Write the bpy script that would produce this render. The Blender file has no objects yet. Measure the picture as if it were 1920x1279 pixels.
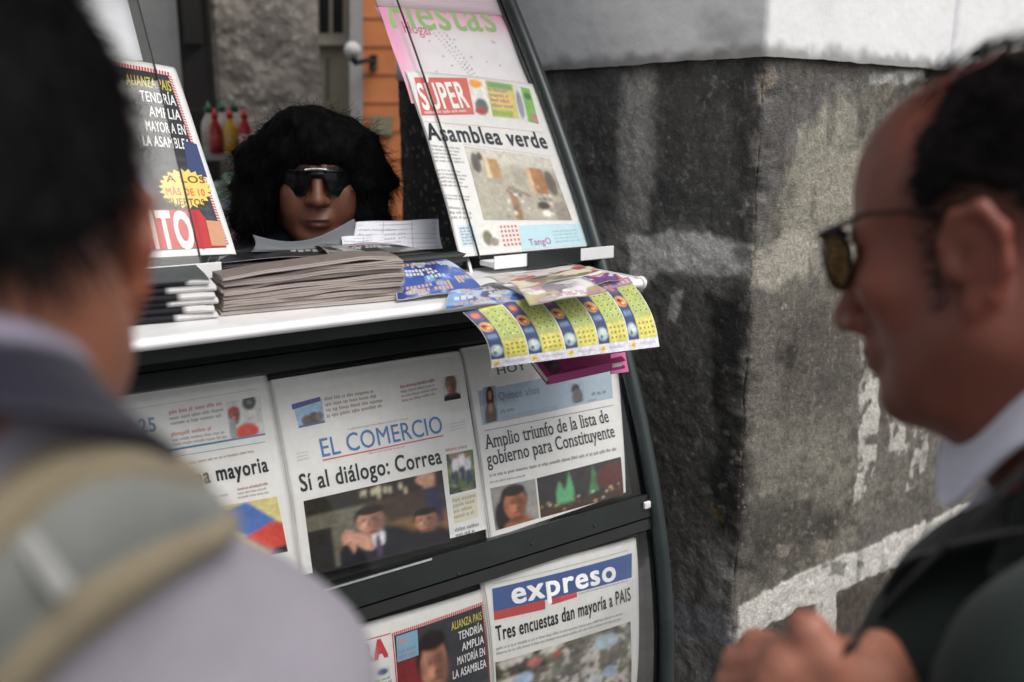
import bpy, bmesh, math, random
import numpy as np
from mathutils import Vector, Matrix
random.seed(5); RNG = np.random.default_rng(11)
C = bpy.context.scene.collection
SC = bpy.context.scene

# ------------------------------------------------------------------ camera, sky, sun, exposure
# X runs along the kiosk to the right, Y runs into the arcade, Z up; metres
FPX, HOR, VPX = 1743.0, 397.0, 2590.0
PITCH = math.atan(HOR / FPX)
YAW = math.atan2(FPX / math.cos(PITCH), VPX)
R_ = np.array([math.cos(YAW), -math.sin(YAW), 0.0])
H_ = np.array([math.sin(YAW), math.cos(YAW), 0.0])
Z_ = np.array([0, 0, 1.0])
F_ = math.cos(PITCH) * H_ - math.sin(PITCH) * Z_
U_ = math.sin(PITCH) * H_ + math.cos(PITCH) * Z_
CAM = np.array([0, 0, 1.70])
cd = bpy.data.cameras.new('camera'); cam = bpy.data.objects.new('camera', cd); C.objects.link(cam)
cd.sensor_width = 36; cd.lens = FPX / 1920 * 36; cd.clip_start = .02; cd.clip_end = 500
M = Matrix.Identity(4)
for i, ax in enumerate((R_, U_, -F_)):
    for j in range(3): M[j][i] = ax[j]
cam.matrix_world = Matrix.Translation(CAM.tolist()) @ M
cd.dof.use_dof = True; cd.dof.focus_distance = 1.56; cd.dof.aperture_fstop = 3.0
SC.camera = cam

SUN_EL, SUN_AZ = math.radians(58), math.radians(10)      # azimuth from -Y towards +X
w = bpy.data.worlds.new('World'); SC.world = w; w.use_nodes = True
nt = w.node_tree; nt.nodes.clear()
sky = nt.nodes.new('ShaderNodeTexSky'); sky.sky_type = 'NISHITA'; sky.sun_disc = False
sky.sun_elevation = SUN_EL; sky.sun_rotation = math.radians(180) - SUN_AZ
sky.air_density = 1.0; sky.dust_density = 4.0; sky.ozone_density = 1.0
hs = nt.nodes.new('ShaderNodeHueSaturation'); hs.inputs['Saturation'].default_value = .35
bg = nt.nodes.new('ShaderNodeBackground'); bg.inputs['Strength'].default_value = .13
wo = nt.nodes.new('ShaderNodeOutputWorld')
nt.links.new(sky.outputs[0], hs.inputs['Color']); nt.links.new(hs.outputs[0], bg.inputs[0]); nt.links.new(bg.outputs[0], wo.inputs[0])
sl = bpy.data.lights.new('sun', 'SUN'); sl.energy = 1.0; sl.angle = math.radians(40); sl.color = (1, .97, .93)
sun = bpy.data.objects.new('sun', sl); C.objects.link(sun)
sd = Vector((math.sin(SUN_AZ) * math.cos(SUN_EL), -math.cos(SUN_AZ) * math.cos(SUN_EL), math.sin(SUN_EL)))
sun.rotation_euler = sd.to_track_quat('Z', 'Y').to_euler(); sun.location = (2, -3, 6)
SC.view_settings.view_transform = 'Standard'; SC.view_settings.look = 'None'
SC.view_settings.gamma = 1; SC.view_settings.use_curve_mapping = False
SC.view_settings.exposure = 0.43
SC.cycles.max_bounces = 8; SC.cycles.transparent_max_bounces = 16
SC.cycles.use_denoising = True
SC.cycles.sample_clamp_indirect = 4.0

# ------------------------------------------------------------------ measuring helpers
def ray(x, y): return (x - 960) / FPX * R_ - (y - 639.5) / FPX * U_ + F_
def onY(x, y, Y): d = ray(x, y); return CAM + d * (Y / d[1])
def onZ(x, y, Z): d = ray(x, y); return CAM + d * ((Z - CAM[2]) / d[2])
def atD(x, y, D): return CAM + ray(x, y) * D

def lin(c):
    c = np.asarray(c, float) / 255
    return np.where(c <= .04045, c / 12.92, ((c + .055) / 1.055) ** 2.4)

# ------------------------------------------------------------------ noise
_L = RNG.random((64, 64, 64)).astype(np.float32)
def vnoise(p):
    p = np.asarray(p, float); i = np.floor(p).astype(int); f = p - i; f = f * f * (3 - 2 * f)
    r = 0
    for a in (0, 1):
        for b in (0, 1):
            for c in (0, 1):
                wgt = (f[..., 0] if a else 1 - f[..., 0]) * (f[..., 1] if b else 1 - f[..., 1]) * (f[..., 2] if c else 1 - f[..., 2])
                r = r + wgt * _L[(i[..., 0] + a) % 64, (i[..., 1] + b) % 64, (i[..., 2] + c) % 64]
    return r
def fbm(p, o=4):
    p = np.asarray(p, float); s = 0; a = .5; t = 0
    for k in range(o): s = s + a * vnoise(p * 2 ** k + 17.3 * k); t += a; a *= .5
    return s / t
def sstep(a, b, x):
    t = np.clip((x - a) / (b - a), 0, 1); return t * t * (3 - 2 * t)
def mix(a, b, t): return a * (1 - t[..., None]) + np.asarray(b) * t[..., None]

# ------------------------------------------------------------------ materials
def mat(name, col=(.5, .5, .5), rough=.6, attr=False, nscale=0, namt=.25, bump=0, bscale=200, metal=0, spec=.5, sheen=0, coat=0, sss=0):
    m = bpy.data.materials.new(name); m.use_nodes = True
    t = m.node_tree; b = t.nodes['Principled BSDF']
    b.inputs['Roughness'].default_value = rough; b.inputs['Metallic'].default_value = metal
    b.inputs['Specular IOR Level'].default_value = spec
    if sheen: b.inputs['Sheen Weight'].default_value = sheen; b.inputs['Sheen Roughness'].default_value = .4
    if coat: b.inputs['Coat Weight'].default_value = coat; b.inputs['Coat Roughness'].default_value = .1
    if sss: b.inputs['Subsurface Weight'].default_value = sss; b.inputs['Subsurface Radius'].default_value = (.012, .005, .003)
    if attr:
        n = t.nodes.new('ShaderNodeAttribute'); n.attribute_name = 'Col'; src = n.outputs['Color']
    else:
        n = t.nodes.new('ShaderNodeRGB'); n.outputs[0].default_value = (*col, 1); src = n.outputs[0]
    if nscale:
        tc = t.nodes.new('ShaderNodeTexCoord'); nz = t.nodes.new('ShaderNodeTexNoise')
        nz.inputs['Scale'].default_value = nscale; nz.inputs['Detail'].default_value = 6; nz.inputs['Roughness'].default_value = .65
        t.links.new(tc.outputs['Object'], nz.inputs['Vector'])
        mr = t.nodes.new('ShaderNodeMapRange'); mr.inputs[1].default_value = .25; mr.inputs[2].default_value = .75
        mr.inputs[3].default_value = 1 - namt; mr.inputs[4].default_value = 1 + namt
        t.links.new(nz.outputs['Fac'], mr.inputs[0])
        mx = t.nodes.new('ShaderNodeVectorMath'); mx.operation = 'MULTIPLY'
        t.links.new(src, mx.inputs[0]); t.links.new(mr.outputs[0], mx.inputs[1]); src = mx.outputs[0]
        rr = t.nodes.new('ShaderNodeMapRange'); rr.inputs[3].default_value = max(.02, rough - .08); rr.inputs[4].default_value = min(1, rough + .08)
        t.links.new(nz.outputs['Fac'], rr.inputs[0]); t.links.new(rr.outputs[0], b.inputs['Roughness'])
    t.links.new(src, b.inputs['Base Color'])
    if bump:
        tc = t.nodes.new('ShaderNodeTexCoord'); nz = t.nodes.new('ShaderNodeTexNoise')
        nz.inputs['Scale'].default_value = bscale; nz.inputs['Detail'].default_value = 5
        bp = t.nodes.new('ShaderNodeBump'); bp.inputs['Strength'].default_value = bump; bp.inputs['Distance'].default_value = .01
        t.links.new(tc.outputs['Object'], nz.inputs['Vector']); t.links.new(nz.outputs['Fac'], bp.inputs['Height']); t.links.new(bp.outputs[0], b.inputs['Normal'])
    return m
def glass(name, tint=(1, 1, 1), refl=1.0, rough=.03):
    m = bpy.data.materials.new(name); m.use_nodes = True; t = m.node_tree; t.nodes.clear()
    o = t.nodes.new('ShaderNodeOutputMaterial'); tr = t.nodes.new('ShaderNodeBsdfTransparent'); gl = t.nodes.new('ShaderNodeBsdfGlossy')
    tr.inputs[0].default_value = (*tint, 1); gl.inputs['Roughness'].default_value = rough
    fr = t.nodes.new('ShaderNodeFresnel'); fr.inputs[0].default_value = 1.45
    ml = t.nodes.new('ShaderNodeMath'); ml.operation = 'MULTIPLY'; ml.inputs[1].default_value = refl
    mx = t.nodes.new('ShaderNodeMixShader')
    t.links.new(fr.outputs[0], ml.inputs[0]); t.links.new(ml.outputs[0], mx.inputs[0])
    t.links.new(tr.outputs[0], mx.inputs[1]); t.links.new(gl.outputs[0], mx.inputs[2]); t.links.new(mx.outputs[0], o.inputs[0])
    return m

M_print = mat('printed newsprint', attr=True, rough=.75, nscale=60, namt=.06, bump=.08, bscale=90, spec=.2)
M_gloss = mat('glossy magazine print', attr=True, rough=.32, nscale=30, namt=.04, spec=.5)
M_green = mat('dark green enamel', tuple(lin((24, 30, 29))), rough=.40, nscale=14, namt=.2, bump=.05, bscale=60)
M_greenlt = mat('worn green grey enamel', tuple(lin((42, 50, 50))), rough=.35, nscale=18, namt=.22, bump=.04, bscale=60)
M_white = mat('white laminate', (.84, .84, .84), rough=.33, nscale=16, namt=.10, bump=.04, bscale=40)
M_whitep = mat('white card', (.8, .8, .79), rough=.6, nscale=20, namt=.05)
M_dark = mat('black backing board', (.012, .013, .012), rough=.6, nscale=12, namt=.4)
M_alu = mat('brushed aluminium', (.7, .7, .7), rough=.35, metal=.9, nscale=40, namt=.15)
M_stone = mat('weathered andesite', attr=True, rough=.92, nscale=140, namt=.42, bump=.55, bscale=260, spec=.2)
M_plaster = mat('limewashed plaster', attr=True, rough=.85, nscale=30, namt=.04, bump=.12, bscale=70, spec=.2)
M_attr = mat('painted surface', attr=True, rough=.7, nscale=20, namt=.1, bump=.05, bscale=60)
M_glass = glass('display glass', (.985, .985, .98), .35)
M_glassu = glass('upper display glass', (.985, .985, .98), .12)
M_glasst = glass('tinted end glass', (.42, .46, .45), .6)

# ------------------------------------------------------------------ object helpers
def link(o): C.objects.link(o); return o
def tag(o, label=None, cat=None, group=None, kind=None):
    if label: o['label'] = label
    if cat: o['category'] = cat
    if group: o['group'] = group
    if kind: o['kind'] = kind
    return o
def thing(name, loc, label, cat, group=None):
    o = bpy.data.objects.new(name, None); link(o); o.location = loc; o.empty_display_size = .05
    return tag(o, label, cat, group)
def world_loc(o):
    l = Vector(o.location); p = o.parent
    while p: l = l + Vector(p.location); p = p.parent
    return l
def mesh(name, V, F, m, parent=None, col=None, smooth=False, base=True):
    V = np.asarray(V, float).reshape(-1, 3)
    if parent is not None: off = np.array(world_loc(parent))
    elif base:
        off = np.array([(V[:, 0].min() + V[:, 0].max()) / 2, (V[:, 1].min() + V[:, 1].max()) / 2, V[:, 2].min()])
    else: off = np.zeros(3)
    me = bpy.data.meshes.new(name)
    W = V - off
    if isinstance(F, np.ndarray):
        n = F.shape[1]
        me.vertices.add(len(W)); me.vertices.foreach_set('co', W.astype(np.float32).ravel())
        me.loops.add(F.size); me.loops.foreach_set('vertex_index', F.astype(np.int32).ravel())
        me.polygons.add(len(F)); me.polygons.foreach_set('loop_start', np.arange(0, F.size, n, dtype=np.int32))
        me.update(calc_edges=True)
    else:
        me.from_pydata(W.tolist(), [], F); me.update()
    if col is not None:
        a = me.color_attributes.new('Col', 'FLOAT_COLOR', 'POINT')
        c = np.ones((len(W), 4), np.float32); c[:, :3] = np.broadcast_to(col, (len(W), 3)); a.data.foreach_set('color', c.ravel())
    me.materials.append(m)
    if smooth: me.polygons.foreach_set('use_smooth', np.ones(len(me.polygons), bool))
    me.validate()
    o = bpy.data.objects.new(name, me); link(o)
    if parent is not None: o.parent = parent
    else: o.location = off
    return o
class MB:
    """collects shapes for one mesh"""
    def __init__(s): s.V = []; s.F = []; s.K = []
    def add(s, V, F, col=(1, 1, 1)):
        n = len(s.V); s.V += [tuple(v) for v in V]; s.F += [tuple(i + n for i in f) for f in F]
        col = np.asarray(col, float)
        s.K += [tuple(c) for c in (np.broadcast_to(col, (len(V), 3)))]
    def box(s, lo, hi, bev=.002, col=(1, 1, 1), Mx=None):
        bm = bmesh.new(); bmesh.ops.create_cube(bm, size=1)
        sz = [hi[i] - lo[i] for i in range(3)]
        for v in bm.verts: v.co = Vector([lo[i] + (v.co[i] + .5) * sz[i] for i in range(3)])
        if bev: bmesh.ops.bevel(bm, geom=bm.edges[:] , offset=min(bev, min(sz) * .4), segments=2, affect='EDGES', profile=.6)
        if Mx is not None: bm.transform(Mx)
        bm.verts.index_update()
        s.add([v.co for v in bm.verts], [[v.index for v in f.verts] for f in bm.faces], col); bm.free()
    def tube(s, P, r, n=12, col=(1, 1, 1), caps=True):
        P = [Vector(p) for p in P]; rr = r if hasattr(r, '__len__') else [r] * len(P)
        V = []; F = []
        up = Vector((0.13, .21, 1))
        for i, p in enumerate(P):
            t = (P[min(i + 1, len(P) - 1)] - P[max(i - 1, 0)]).normalized()
            a = t.cross(up)
            if a.length < .05: a = t.cross(Vector((1, 0, 0)))
            a.normalize(); b = t.cross(a).normalized()
            for k in range(n):
                an = 2 * math.pi * k / n; V.append(p + (a * math.cos(an) + b * math.sin(an)) * rr[i])
        for i in range(len(P) - 1):
            for k in range(n): F.append((i * n + k, i * n + (k + 1) % n, (i + 1) * n + (k + 1) % n, (i + 1) * n + k))
        if caps: F.append(tuple(range(n))); F.append(tuple((len(P) - 1) * n + k for k in reversed(range(n))))
        s.add(V, F, col)
    def lathe(s, c, prof, n=20, col=(1, 1, 1)):
        V = []; F = []
        for r, z in prof:
            for k in range(n):
                an = 2 * math.pi * k / n; V.append((c[0] + r * math.cos(an), c[1] + r * math.sin(an), c[2] + z))
        for i in range(len(prof) - 1):
            for k in range(n): F.append((i * n + k, i * n + (k + 1) % n, (i + 1) * n + (k + 1) % n, (i + 1) * n + k))
        F.append(tuple(reversed(range(n)))); F.append(tuple((len(prof) - 1) * n + k for k in range(n)))
        if np.ndim(col) == 2: col = np.repeat(np.asarray(col), n, 0)
        s.add(V, F, col)
    def build(s, name, m, parent=None, smooth=False): return mesh(name, s.V, s.F, m, parent, np.array(s.K), smooth)
def grid_faces(nu, nv):
    i = np.arange(nu * nv).reshape(nv, nu)
    return np.stack([i[:-1, :-1], i[1:, :-1], i[1:, 1:], i[:-1, 1:]], -1).reshape(-1, 4)
def sheet(name, P, m, parent=None, col=None, thick=.0006, smooth=True):
    """P: nv x nu x 3 points of the outer face; closed thin solid"""
    nv, nu = P.shape[:2]
    du = np.gradient(P, axis=1); dv = np.gradient(P, axis=0); N = np.cross(du, dv); N /= np.linalg.norm(N, axis=2, keepdims=True) + 1e-12
    A = P.reshape(-1, 3); B = (P + N * thick).reshape(-1, 3)
    f = grid_faces(nu, nv); n = nu * nv
    idx = np.arange(n).reshape(nv, nu)
    ring = np.concatenate([idx[0, :], idx[1:, -1], idx[-1, -2::-1], idx[-2:0:-1, 0]])
    r2 = np.roll(ring, -1)
    side = np.stack([ring, r2, r2 + n, ring + n], -1)
    F = np.concatenate([f, f[:, ::-1] + n, side[:, ::-1]])
    c = None if col is None else np.concatenate([np.broadcast_to(col, (n, 3)).reshape(n, 3)] * 2)
    return mesh(name, np.concatenate([A, B]), F, m, parent, c, smooth)

# ------------------------------------------------------------------ lettering
_G = {}
def glyphs(s, bold=0.0):
    k = (s, bold)
    if k not in _G:
        cv = bpy.data.curves.new('t', 'FONT'); cv.body = s; cv.size = 1; cv.offset = bold; cv.space_character = 1 + bold * 3.2; cv.offset = 0; cv.resolution_u = 3; cv.fill_mode = 'FRONT'
        o = bpy.data.objects.new('t', cv); link(o)
        dg = bpy.context.evaluated_depsgraph_get(); dg.update()
        me = bpy.data.meshes.new_from_object(o.evaluated_get(dg))
        V = np.zeros(len(me.vertices) * 3); me.vertices.foreach_get('co', V); V = V.reshape(-1, 3)[:, :2]
        F = [tuple(p.vertices) for p in me.polygons]
        bpy.data.objects.remove(o); bpy.data.curves.remove(cv); bpy.data.meshes.remove(me)
        _G[k] = (V, F)
    return _G[k]
CAPH = .73
_v, _f = glyphs('H'); CAPH = _v[:, 1].max()
XH = glyphs('x')[0][:, 1].max()

class Print:
    """coloured ink polygons laid on a surface S(u, v, h); one mesh per part"""
    def __init__(s, S): s.S = S; s.parts = {}; s.cur = 'print'
    def part(s, n): s.cur = n; return s
    def put(s, UV, F, col, lay, key=None):
        V, FF, K = s.parts.setdefault(key or s.cur, ([], [], [])); n = sum(len(a) for a in V)
        UV = np.asarray(UV, float)
        V.append(s.S(UV[:, 0], UV[:, 1], .00025 + .00022 * lay)); FF += [tuple(i + n for i in f) for f in F]
        K.append(np.broadcast_to(np.asarray(col, float), (len(UV), 3)))
    def quad(s, q, col, lay=1, n=6):
        q = [np.array(p, float) for p in q]
        t = np.linspace(0, 1, n + 1); U, W = np.meshgrid(t, t)
        P = ((1 - W) * (1 - U))[..., None] * q[0] + ((1 - W) * U)[..., None] * q[1] + (W * U)[..., None] * q[2] + (W * (1 - U))[..., None] * q[3]
        s.put(P.reshape(-1, 2), [tuple(f) for f in grid_faces(n + 1, n + 1)[:, ::-1].tolist()], col, lay)
    def poly(s, pts, col, lay=2): s.put(pts, [tuple(range(len(pts)))], col, lay)
    def pic(s, q, img, lay=1):
        q = [np.array(p, float) for p in q]; h, w_ = img.shape[:2]
        U, W = np.meshgrid(np.linspace(0, 1, w_), np.linspace(0, 1, h))
        P = ((1 - W) * (1 - U))[..., None] * q[0] + ((1 - W) * U)[..., None] * q[1] + (W * U)[..., None] * q[2] + (W * (1 - U))[..., None] * q[3]
        s.put(P.reshape(-1, 2), [tuple(f) for f in grid_faces(w_, h)[:, ::-1].tolist()], img.reshape(-1, 3), lay, f'teaser_picture|{len(s.parts)}' if s.cur == 'teaser_strip' else None)
    def text(s, t, a, b, capv, col, bold=0.0, lay=3, shear=0.0, serif=False):
        """a, b: baseline ends (u, v); capv: capital height in v"""
        V, F = glyphs(t, bold); V = V.copy(); F = list(F)
        if serif:
            E = {}
            for f in F:
                for i in range(len(f)):
                    e = tuple(sorted((f[i], f[(i + 1) % len(f)]))); E[e] = E.get(e, 0) + 1
            xs = []
            for (i, j), cnt in E.items():
                if cnt == 1 and abs(V[i, 1] - V[j, 1]) < .004:
                    for lv, sg in ((0, 1), (XH, -1), (CAPH, -1)):
                        if abs(V[i, 1] - lv) < .03 and .03 < abs(V[i, 0] - V[j, 0]) < .16:
                            x0, x1 = sorted((V[i, 0], V[j, 0])); y = V[i, 1]
                            xs.append((x0 - .05, x1 + .05, y, y + sg * .035))
            for x0, x1, y0, y1 in xs:
                n = len(V); V = np.concatenate([V, [[x0, y0], [x1, y0], [x1, y1], [x0, y1]]]); F.append((n, n + 1, n + 2, n + 3) if y1 > y0 else (n + 3, n + 2, n + 1, n))
        a = np.array(a, float); b = np.array(b, float)
        x0, x1 = V[:, 0].min(), V[:, 0].max(); tt = (V[:, 0] - x0 + shear * V[:, 1]) / (x1 - x0)
        UV = a + (b - a) * tt[:, None]; UV[:, 1] -= V[:, 1] / CAPH * capv
        if bold <= .004: s.put(UV, F, col, lay); return
        du = np.linalg.norm(b - a) / (x1 - x0) * bold; dv = capv / CAPH * bold * .6
        for k, (ex, ey) in enumerate(((-1, -1), (1, -1), (-1, 1), (1, 1), (0, 0))): s.put(UV + np.array([du * ex * .8, dv * ey]), F, col, lay + .1 * k)
    def lines(s, q, rows, col, lay=1, fill=.55, ragged=.1, words=True):
        """columns of small type: word-sized bars"""
        q = [np.array(p, float) for p in q]
        B = lambda u, v: (1 - v) * ((1 - u) * q[0] + u * q[1]) + v * ((1 - u) * q[3] + u * q[2])
        L = np.linalg.norm(q[1] - q[0]); rh = np.linalg.norm(q[3] - q[0]) / rows
        col = np.asarray(col, float) * .62 + PAPER * .30
        UV = []; FF = []
        for r in range(rows):
            v0 = (r + (1 - fill) / 2) / rows; v1 = (r + (1 + fill) / 2) / rows; u = 0.0; end = 1 - random.random() * ragged; lw = .34 * rh * fill * 2 / L
            if L / rh > 40: lw *= .7
            while u < end - lw * 2:
                for _ in range(random.choice((2, 3, 4, 5, 6, 7, 9))):
                    if u > end: break
                    t = random.random(); a0 = v0 - (v1 - v0) * (.35 if t < .2 else 0); a1 = v1 + (v1 - v0) * (.3 if t > .88 else 0); n = len(UV)
                    UV += [B(u, a1), B(u + lw * .72, a1), B(u + lw * .72, a0), B(u, a0)]; FF.append((n, n + 1, n + 2, n + 3)); u += lw
                u += lw * .9
        if UV: s.put(UV, FF, col, lay)
    def build(s, parent, m=None):
        for n, (V, F, K) in s.parts.items(): mesh(n.split('|')[0], np.concatenate(V), F, m or M_print, parent, np.concatenate(K))

# ------------------------------------------------------------------ picture painting for printed photographs
def canvas(w_, h, c): return np.ones((h, w_, 3)) * lin(c)
def _xy(im): h, w_ = im.shape[:2]; return np.meshgrid(np.linspace(0, 1, w_), np.linspace(0, 1, h))
def ell(im, cx, cy, rx, ry, c, soft=.15, rot=0):
    X, Y = _xy(im); dx, dy = X - cx, Y - cy; ca, sa = math.cos(rot), math.sin(rot)
    d = np.hypot((dx * ca + dy * sa) / rx, (-dx * sa + dy * ca) / ry)
    im[:] = mix(im, lin(c), 1 - sstep(1 - soft, 1 + soft, d)); return im
def rct(im, x0, y0, x1, y1, c, soft=.01):
    X, Y = _xy(im); m = sstep(x0 - soft, x0 + soft, X) * (1 - sstep(x1 - soft, x1 + soft, X)) * sstep(y0 - soft, y0 + soft, Y) * (1 - sstep(y1 - soft, y1 + soft, Y))
    im[:] = mix(im, lin(c), m); return im
def pol(im, pts, c):
    X, Y = _xy(im); ins = np.zeros(X.shape, bool); n = len(pts)
    for i in range(n):
        (x0, y0), (x1, y1) = pts[i], pts[(i + 1) % n]
        if y0 == y1: continue
        cr = ((y0 > Y) != (y1 > Y)) & (X < (x1 - x0) * (Y - y0) / (y1 - y0) + x0); ins ^= cr
    im[ins] = lin(c); return im
def grain(im, sc, amt, seed=0, o=4):
    X, Y = _xy(im); n = fbm(np.stack([X * sc + seed * 7.7, Y * sc * im.shape[0] / im.shape[1], X * 0 + seed], -1), o)
    im *= (1 + amt * (n - .5) * 2)[..., None]; return np.clip(im, .002, .9)
def speck(im, sc, cols, thr=.5, seed=0):
    X, Y = _xy(im); asp = im.shape[0] / im.shape[1]
    for i, c in enumerate(cols):
        n = fbm(np.stack([X * sc + i * 13.1 + seed, Y * sc * asp + i * 5.7, X * 0 + i * 3.3 + seed], -1), 3)
        im[:] = mix(im, lin(c), sstep(thr, thr + .06, n))
    return im
def face(im, cx, cy, rx, ry, skin=(184, 134, 110), hair=(36, 28, 25), turn=0.0, back=True):
    k = np.array(skin, float); d = lambda f: tuple(k * f)
    if back: ell(im, cx - turn * rx * .2, cy - ry * .30, rx * 1.14, ry * .95, hair, .12)
    ell(im, cx, cy, rx * .92, ry, d(.95), .1); ell(im, cx - rx * .75, cy + ry * .05, rx * .16, ry * .2, d(.8)); ell(im, cx + rx * .75, cy + ry * .05, rx * .16, ry * .2, d(.75))
    ell(im, cx + rx * (.42 - .2 * turn), cy + ry * .15, rx * .55, ry * .85, d(.66), .6); ell(im, cx - rx * .2 + turn * rx * .2, cy + ry * .25, rx * .32, ry * .22, d(1.12), .6)
    for e in (-1, 1):
        ex = cx + e * rx * .36 + turn * rx * .28; ell(im, ex, cy - ry * .10, rx * .17, ry * .06, d(.5), .5); ell(im, ex, cy - ry * .27, rx * .22, ry * .04, d(.5), .5)
    nx = cx + turn * rx * .45; ell(im, nx + rx * .05, cy + ry * .18, rx * .13, ry * .22, d(.72), .5); ell(im, nx, cy + ry * .31, rx * .17, ry * .06, d(.5), .5)
    ell(im, cx + turn * rx * .3, cy + ry * .56, rx * .26, ry * .05, d(.55), .5); ell(im, cx + turn * rx * .3, cy + ry * .66, rx * .22, ry * .05, d(1.0), .5); ell(im, cx, cy + ry * .98, rx * .6, ry * .18, d(.6), .5)
    ell(im, cx - turn * rx * .1, cy - ry * .88, rx * .95, ry * .36, hair, .12); return im
def soft(im):
    q = np.pad(im, ((1, 1), (1, 1), (0, 0)), mode='edge'); h, w_ = im.shape[:2]; k = (1, 2, 1)
    return sum(k[i] * k[j] * q[i:i + h, j:j + w_] for i in range(3) for j in range(3)) / 16
def wr(c):
    a = lin(c) * 1.05; g = a.mean(); return np.clip(g + (a - g) * .86, .003, .9)
INK = lin((40, 40, 44)); GREY = lin((120, 120, 122)); LT = lin((165, 165, 165)); PAPER = np.array([.76, .755, .735])

# ------------------------------------------------------------------ kiosk profile (curved front)
_co = [0.02511546, -0.19597994, 0.75289601, -0.7410499, 1.41456277]
def Yp(z): z = np.asarray(z, float); return np.where(z > .62, np.polyval(_co, np.maximum(z, .62)), np.polyval(_co, .62))
_zt = np.linspace(2.4, .1, 2301); _yt = Yp(_zt)
_st = np.concatenate([[0], np.cumsum(np.hypot(np.diff(_zt), np.diff(_yt)))])
def s_of_z(z): return np.interp(-np.asarray(z, float), -_zt, _st)
def z_of_s(s): return np.interp(s, _st, _zt)
def surf(off):
    def S(u, v, h):
        z = z_of_s(v); dz = .01; t = (Yp(z + dz) - Yp(z - dz)) / (2 * dz); n = 1 / np.sqrt(1 + t * t)
        o = off - h
        return np.stack([np.asarray(u) + 0 * z, Yp(z) + o * n, z - o * t * n], -1)
    return S
def uv_at(x, y, off):
    d = ray(x, y); lo, hi = .5, 4.5
    f = lambda t: (CAM + d * t)[1] - (Yp((CAM + d * t)[2]) + off)
    for _ in range(50):
        m_ = (lo + hi) / 2
        if f(m_) > 0: hi = m_
        else: lo = m_
    P = CAM + d * lo; return np.array([P[0], s_of_z(P[2])])

# ================================================================== SETTING
def struct(o): o['kind'] = 'structure'; return o
gm = mat('worn concrete paving', (.16, .155, .15), rough=.9, nscale=6, namt=.35, bump=.3, bscale=80)
struct(mesh('pavement', [(-60, -60, 0), (60, -60, 0), (60, 60, 0), (-60, 60, 0)], [(0, 1, 2, 3)], gm, base=False))
cm = mat('dim arcade ceiling', (.16, .15, .14), rough=.9, nscale=4, namt=.2)
b = MB(); b.box((-6, 1.05, 3.2), (1.55, 3.6, 3.5), 0); b.box((1.55, 1.75, 3.2), (9, 3.6, 3.5), 0)  # unseen ceiling, put in to keep sky light off the vendor
struct(b.build('unseen_arcade_ceiling', cm))

# ---- stone pier with limewashed upper part
A54 = math.radians(5.4)
D1 = np.array([math.cos(A54), math.sin(A54), 0]); D2 = np.array([-math.sin(A54), math.cos(A54), 0])
K0 = np.array([1.42, 1.222, 0]); N1 = -D2; N2 = -D1
def wall_uv(px, py):
    """pixel -> (t, z): t > 0 on the street face, t < 0 on the face inside the arch"""
    d = ray(px, py)
    for D, N, sg in ((D1, N1, 1), (D2, N2, -1)):
        k = ((K0 - CAM) @ N) / (d @ N); P = CAM + d * k; t = (P - K0) @ D
        if t >= -1e-6: return np.array([sg * t, P[2]])
def poly_sd(T, Z, pts):
    """signed distance to a polygon, negative inside"""
    d2 = np.full(T.shape, 1e9); ins = np.zeros(T.shape, bool); n = len(pts)
    for i in range(n):
        a, b_ = pts[i], pts[(i + 1) % n]; e = b_ - a; wx, wy = T - a[0], Z - a[1]
        h = np.clip((wx * e[0] + wy * e[1]) / (e @ e + 1e-12), 0, 1)
        d2 = np.minimum(d2, (wx - e[0] * h) ** 2 + (wy - e[1] * h) ** 2)
        ins ^= ((a[1] > Z) != (b_[1] > Z)) & (T < (b_[0] - a[0]) * (Z - a[1]) / (b_[1] - a[1] + 1e-12) + a[0])
    return np.where(ins, -1, 1) * np.sqrt(d2)
ZT = 1.838
def pier_points(tt, zz, rad, rough_amp, proud):
    T, Z = np.meshgrid(tt, zz)
    n = fbm(np.stack([T * 9, Z * 9, T * 0 + 3], -1), 5) - .5
    n2 = fbm(np.stack([T * 40, Z * 40, T * 0 + 8], -1), 3) - .5
    a = np.abs(T)
    base = np.where(T[..., None] >= 0, K0 + D1 * a[..., None], K0 + D2 * a[..., None])
    # rounded, worn arris
    cr = rad * np.clip(1 + 2.6 * (fbm(np.stack([T * 0 + rad * 100, Z * 9, T * 0], -1), 5) - .5) + 1.6 * np.maximum(fbm(np.stack([T * 5, Z * 17, T * 0 + 4], -1), 4) - .55, 0) * 6, .25, 4)
    inset = np.where(a < cr, cr - np.sqrt(np.maximum(cr ** 2 - (cr - a) ** 2, 0)), 0) * .42
    nrm = np.where(T[..., None] >= 0, N1, N2) * 1.0
    wgt = np.clip(a / .03, 0, 1)[..., None]; nb = (N1 + N2) / np.sqrt(2); nrm = nb * (1 - wgt) + nrm * wgt
    P = base + nrm * (proud + rough_amp * n + rough_amp * .5 * n2 - inset)[..., None]
    P[..., 2] = Z
    return T, Z, P
TE = float(wall_uv(752, 300)[0])
fine = np.concatenate([np.arange(TE, 1.15, .0035), np.arange(1.15, 2.6, .007), np.linspace(2.6, 6, 140)])
zf = np.concatenate([np.linspace(0, .5, 20)[:-1], np.arange(.5, ZT, .0035), [ZT]])
T, Z, P = pier_points(fine, zf, .026, .012, 0)
q3 = np.stack([T, Z, T * 0], -1)
f1 = fbm(q3 * 6, 5); f2 = fbm(q3 * 30 + 9, 4); f3 = fbm(q3 * np.array([14, 3, 1]) + 31, 4); f4 = fbm(q3 * 110 + 4, 3); f5 = fbm(q3 * np.array([26, 7, 1]) + 77, 5)
col = np.zeros(T.shape + (3,))
col[:] = lin((106, 102, 97))
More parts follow.
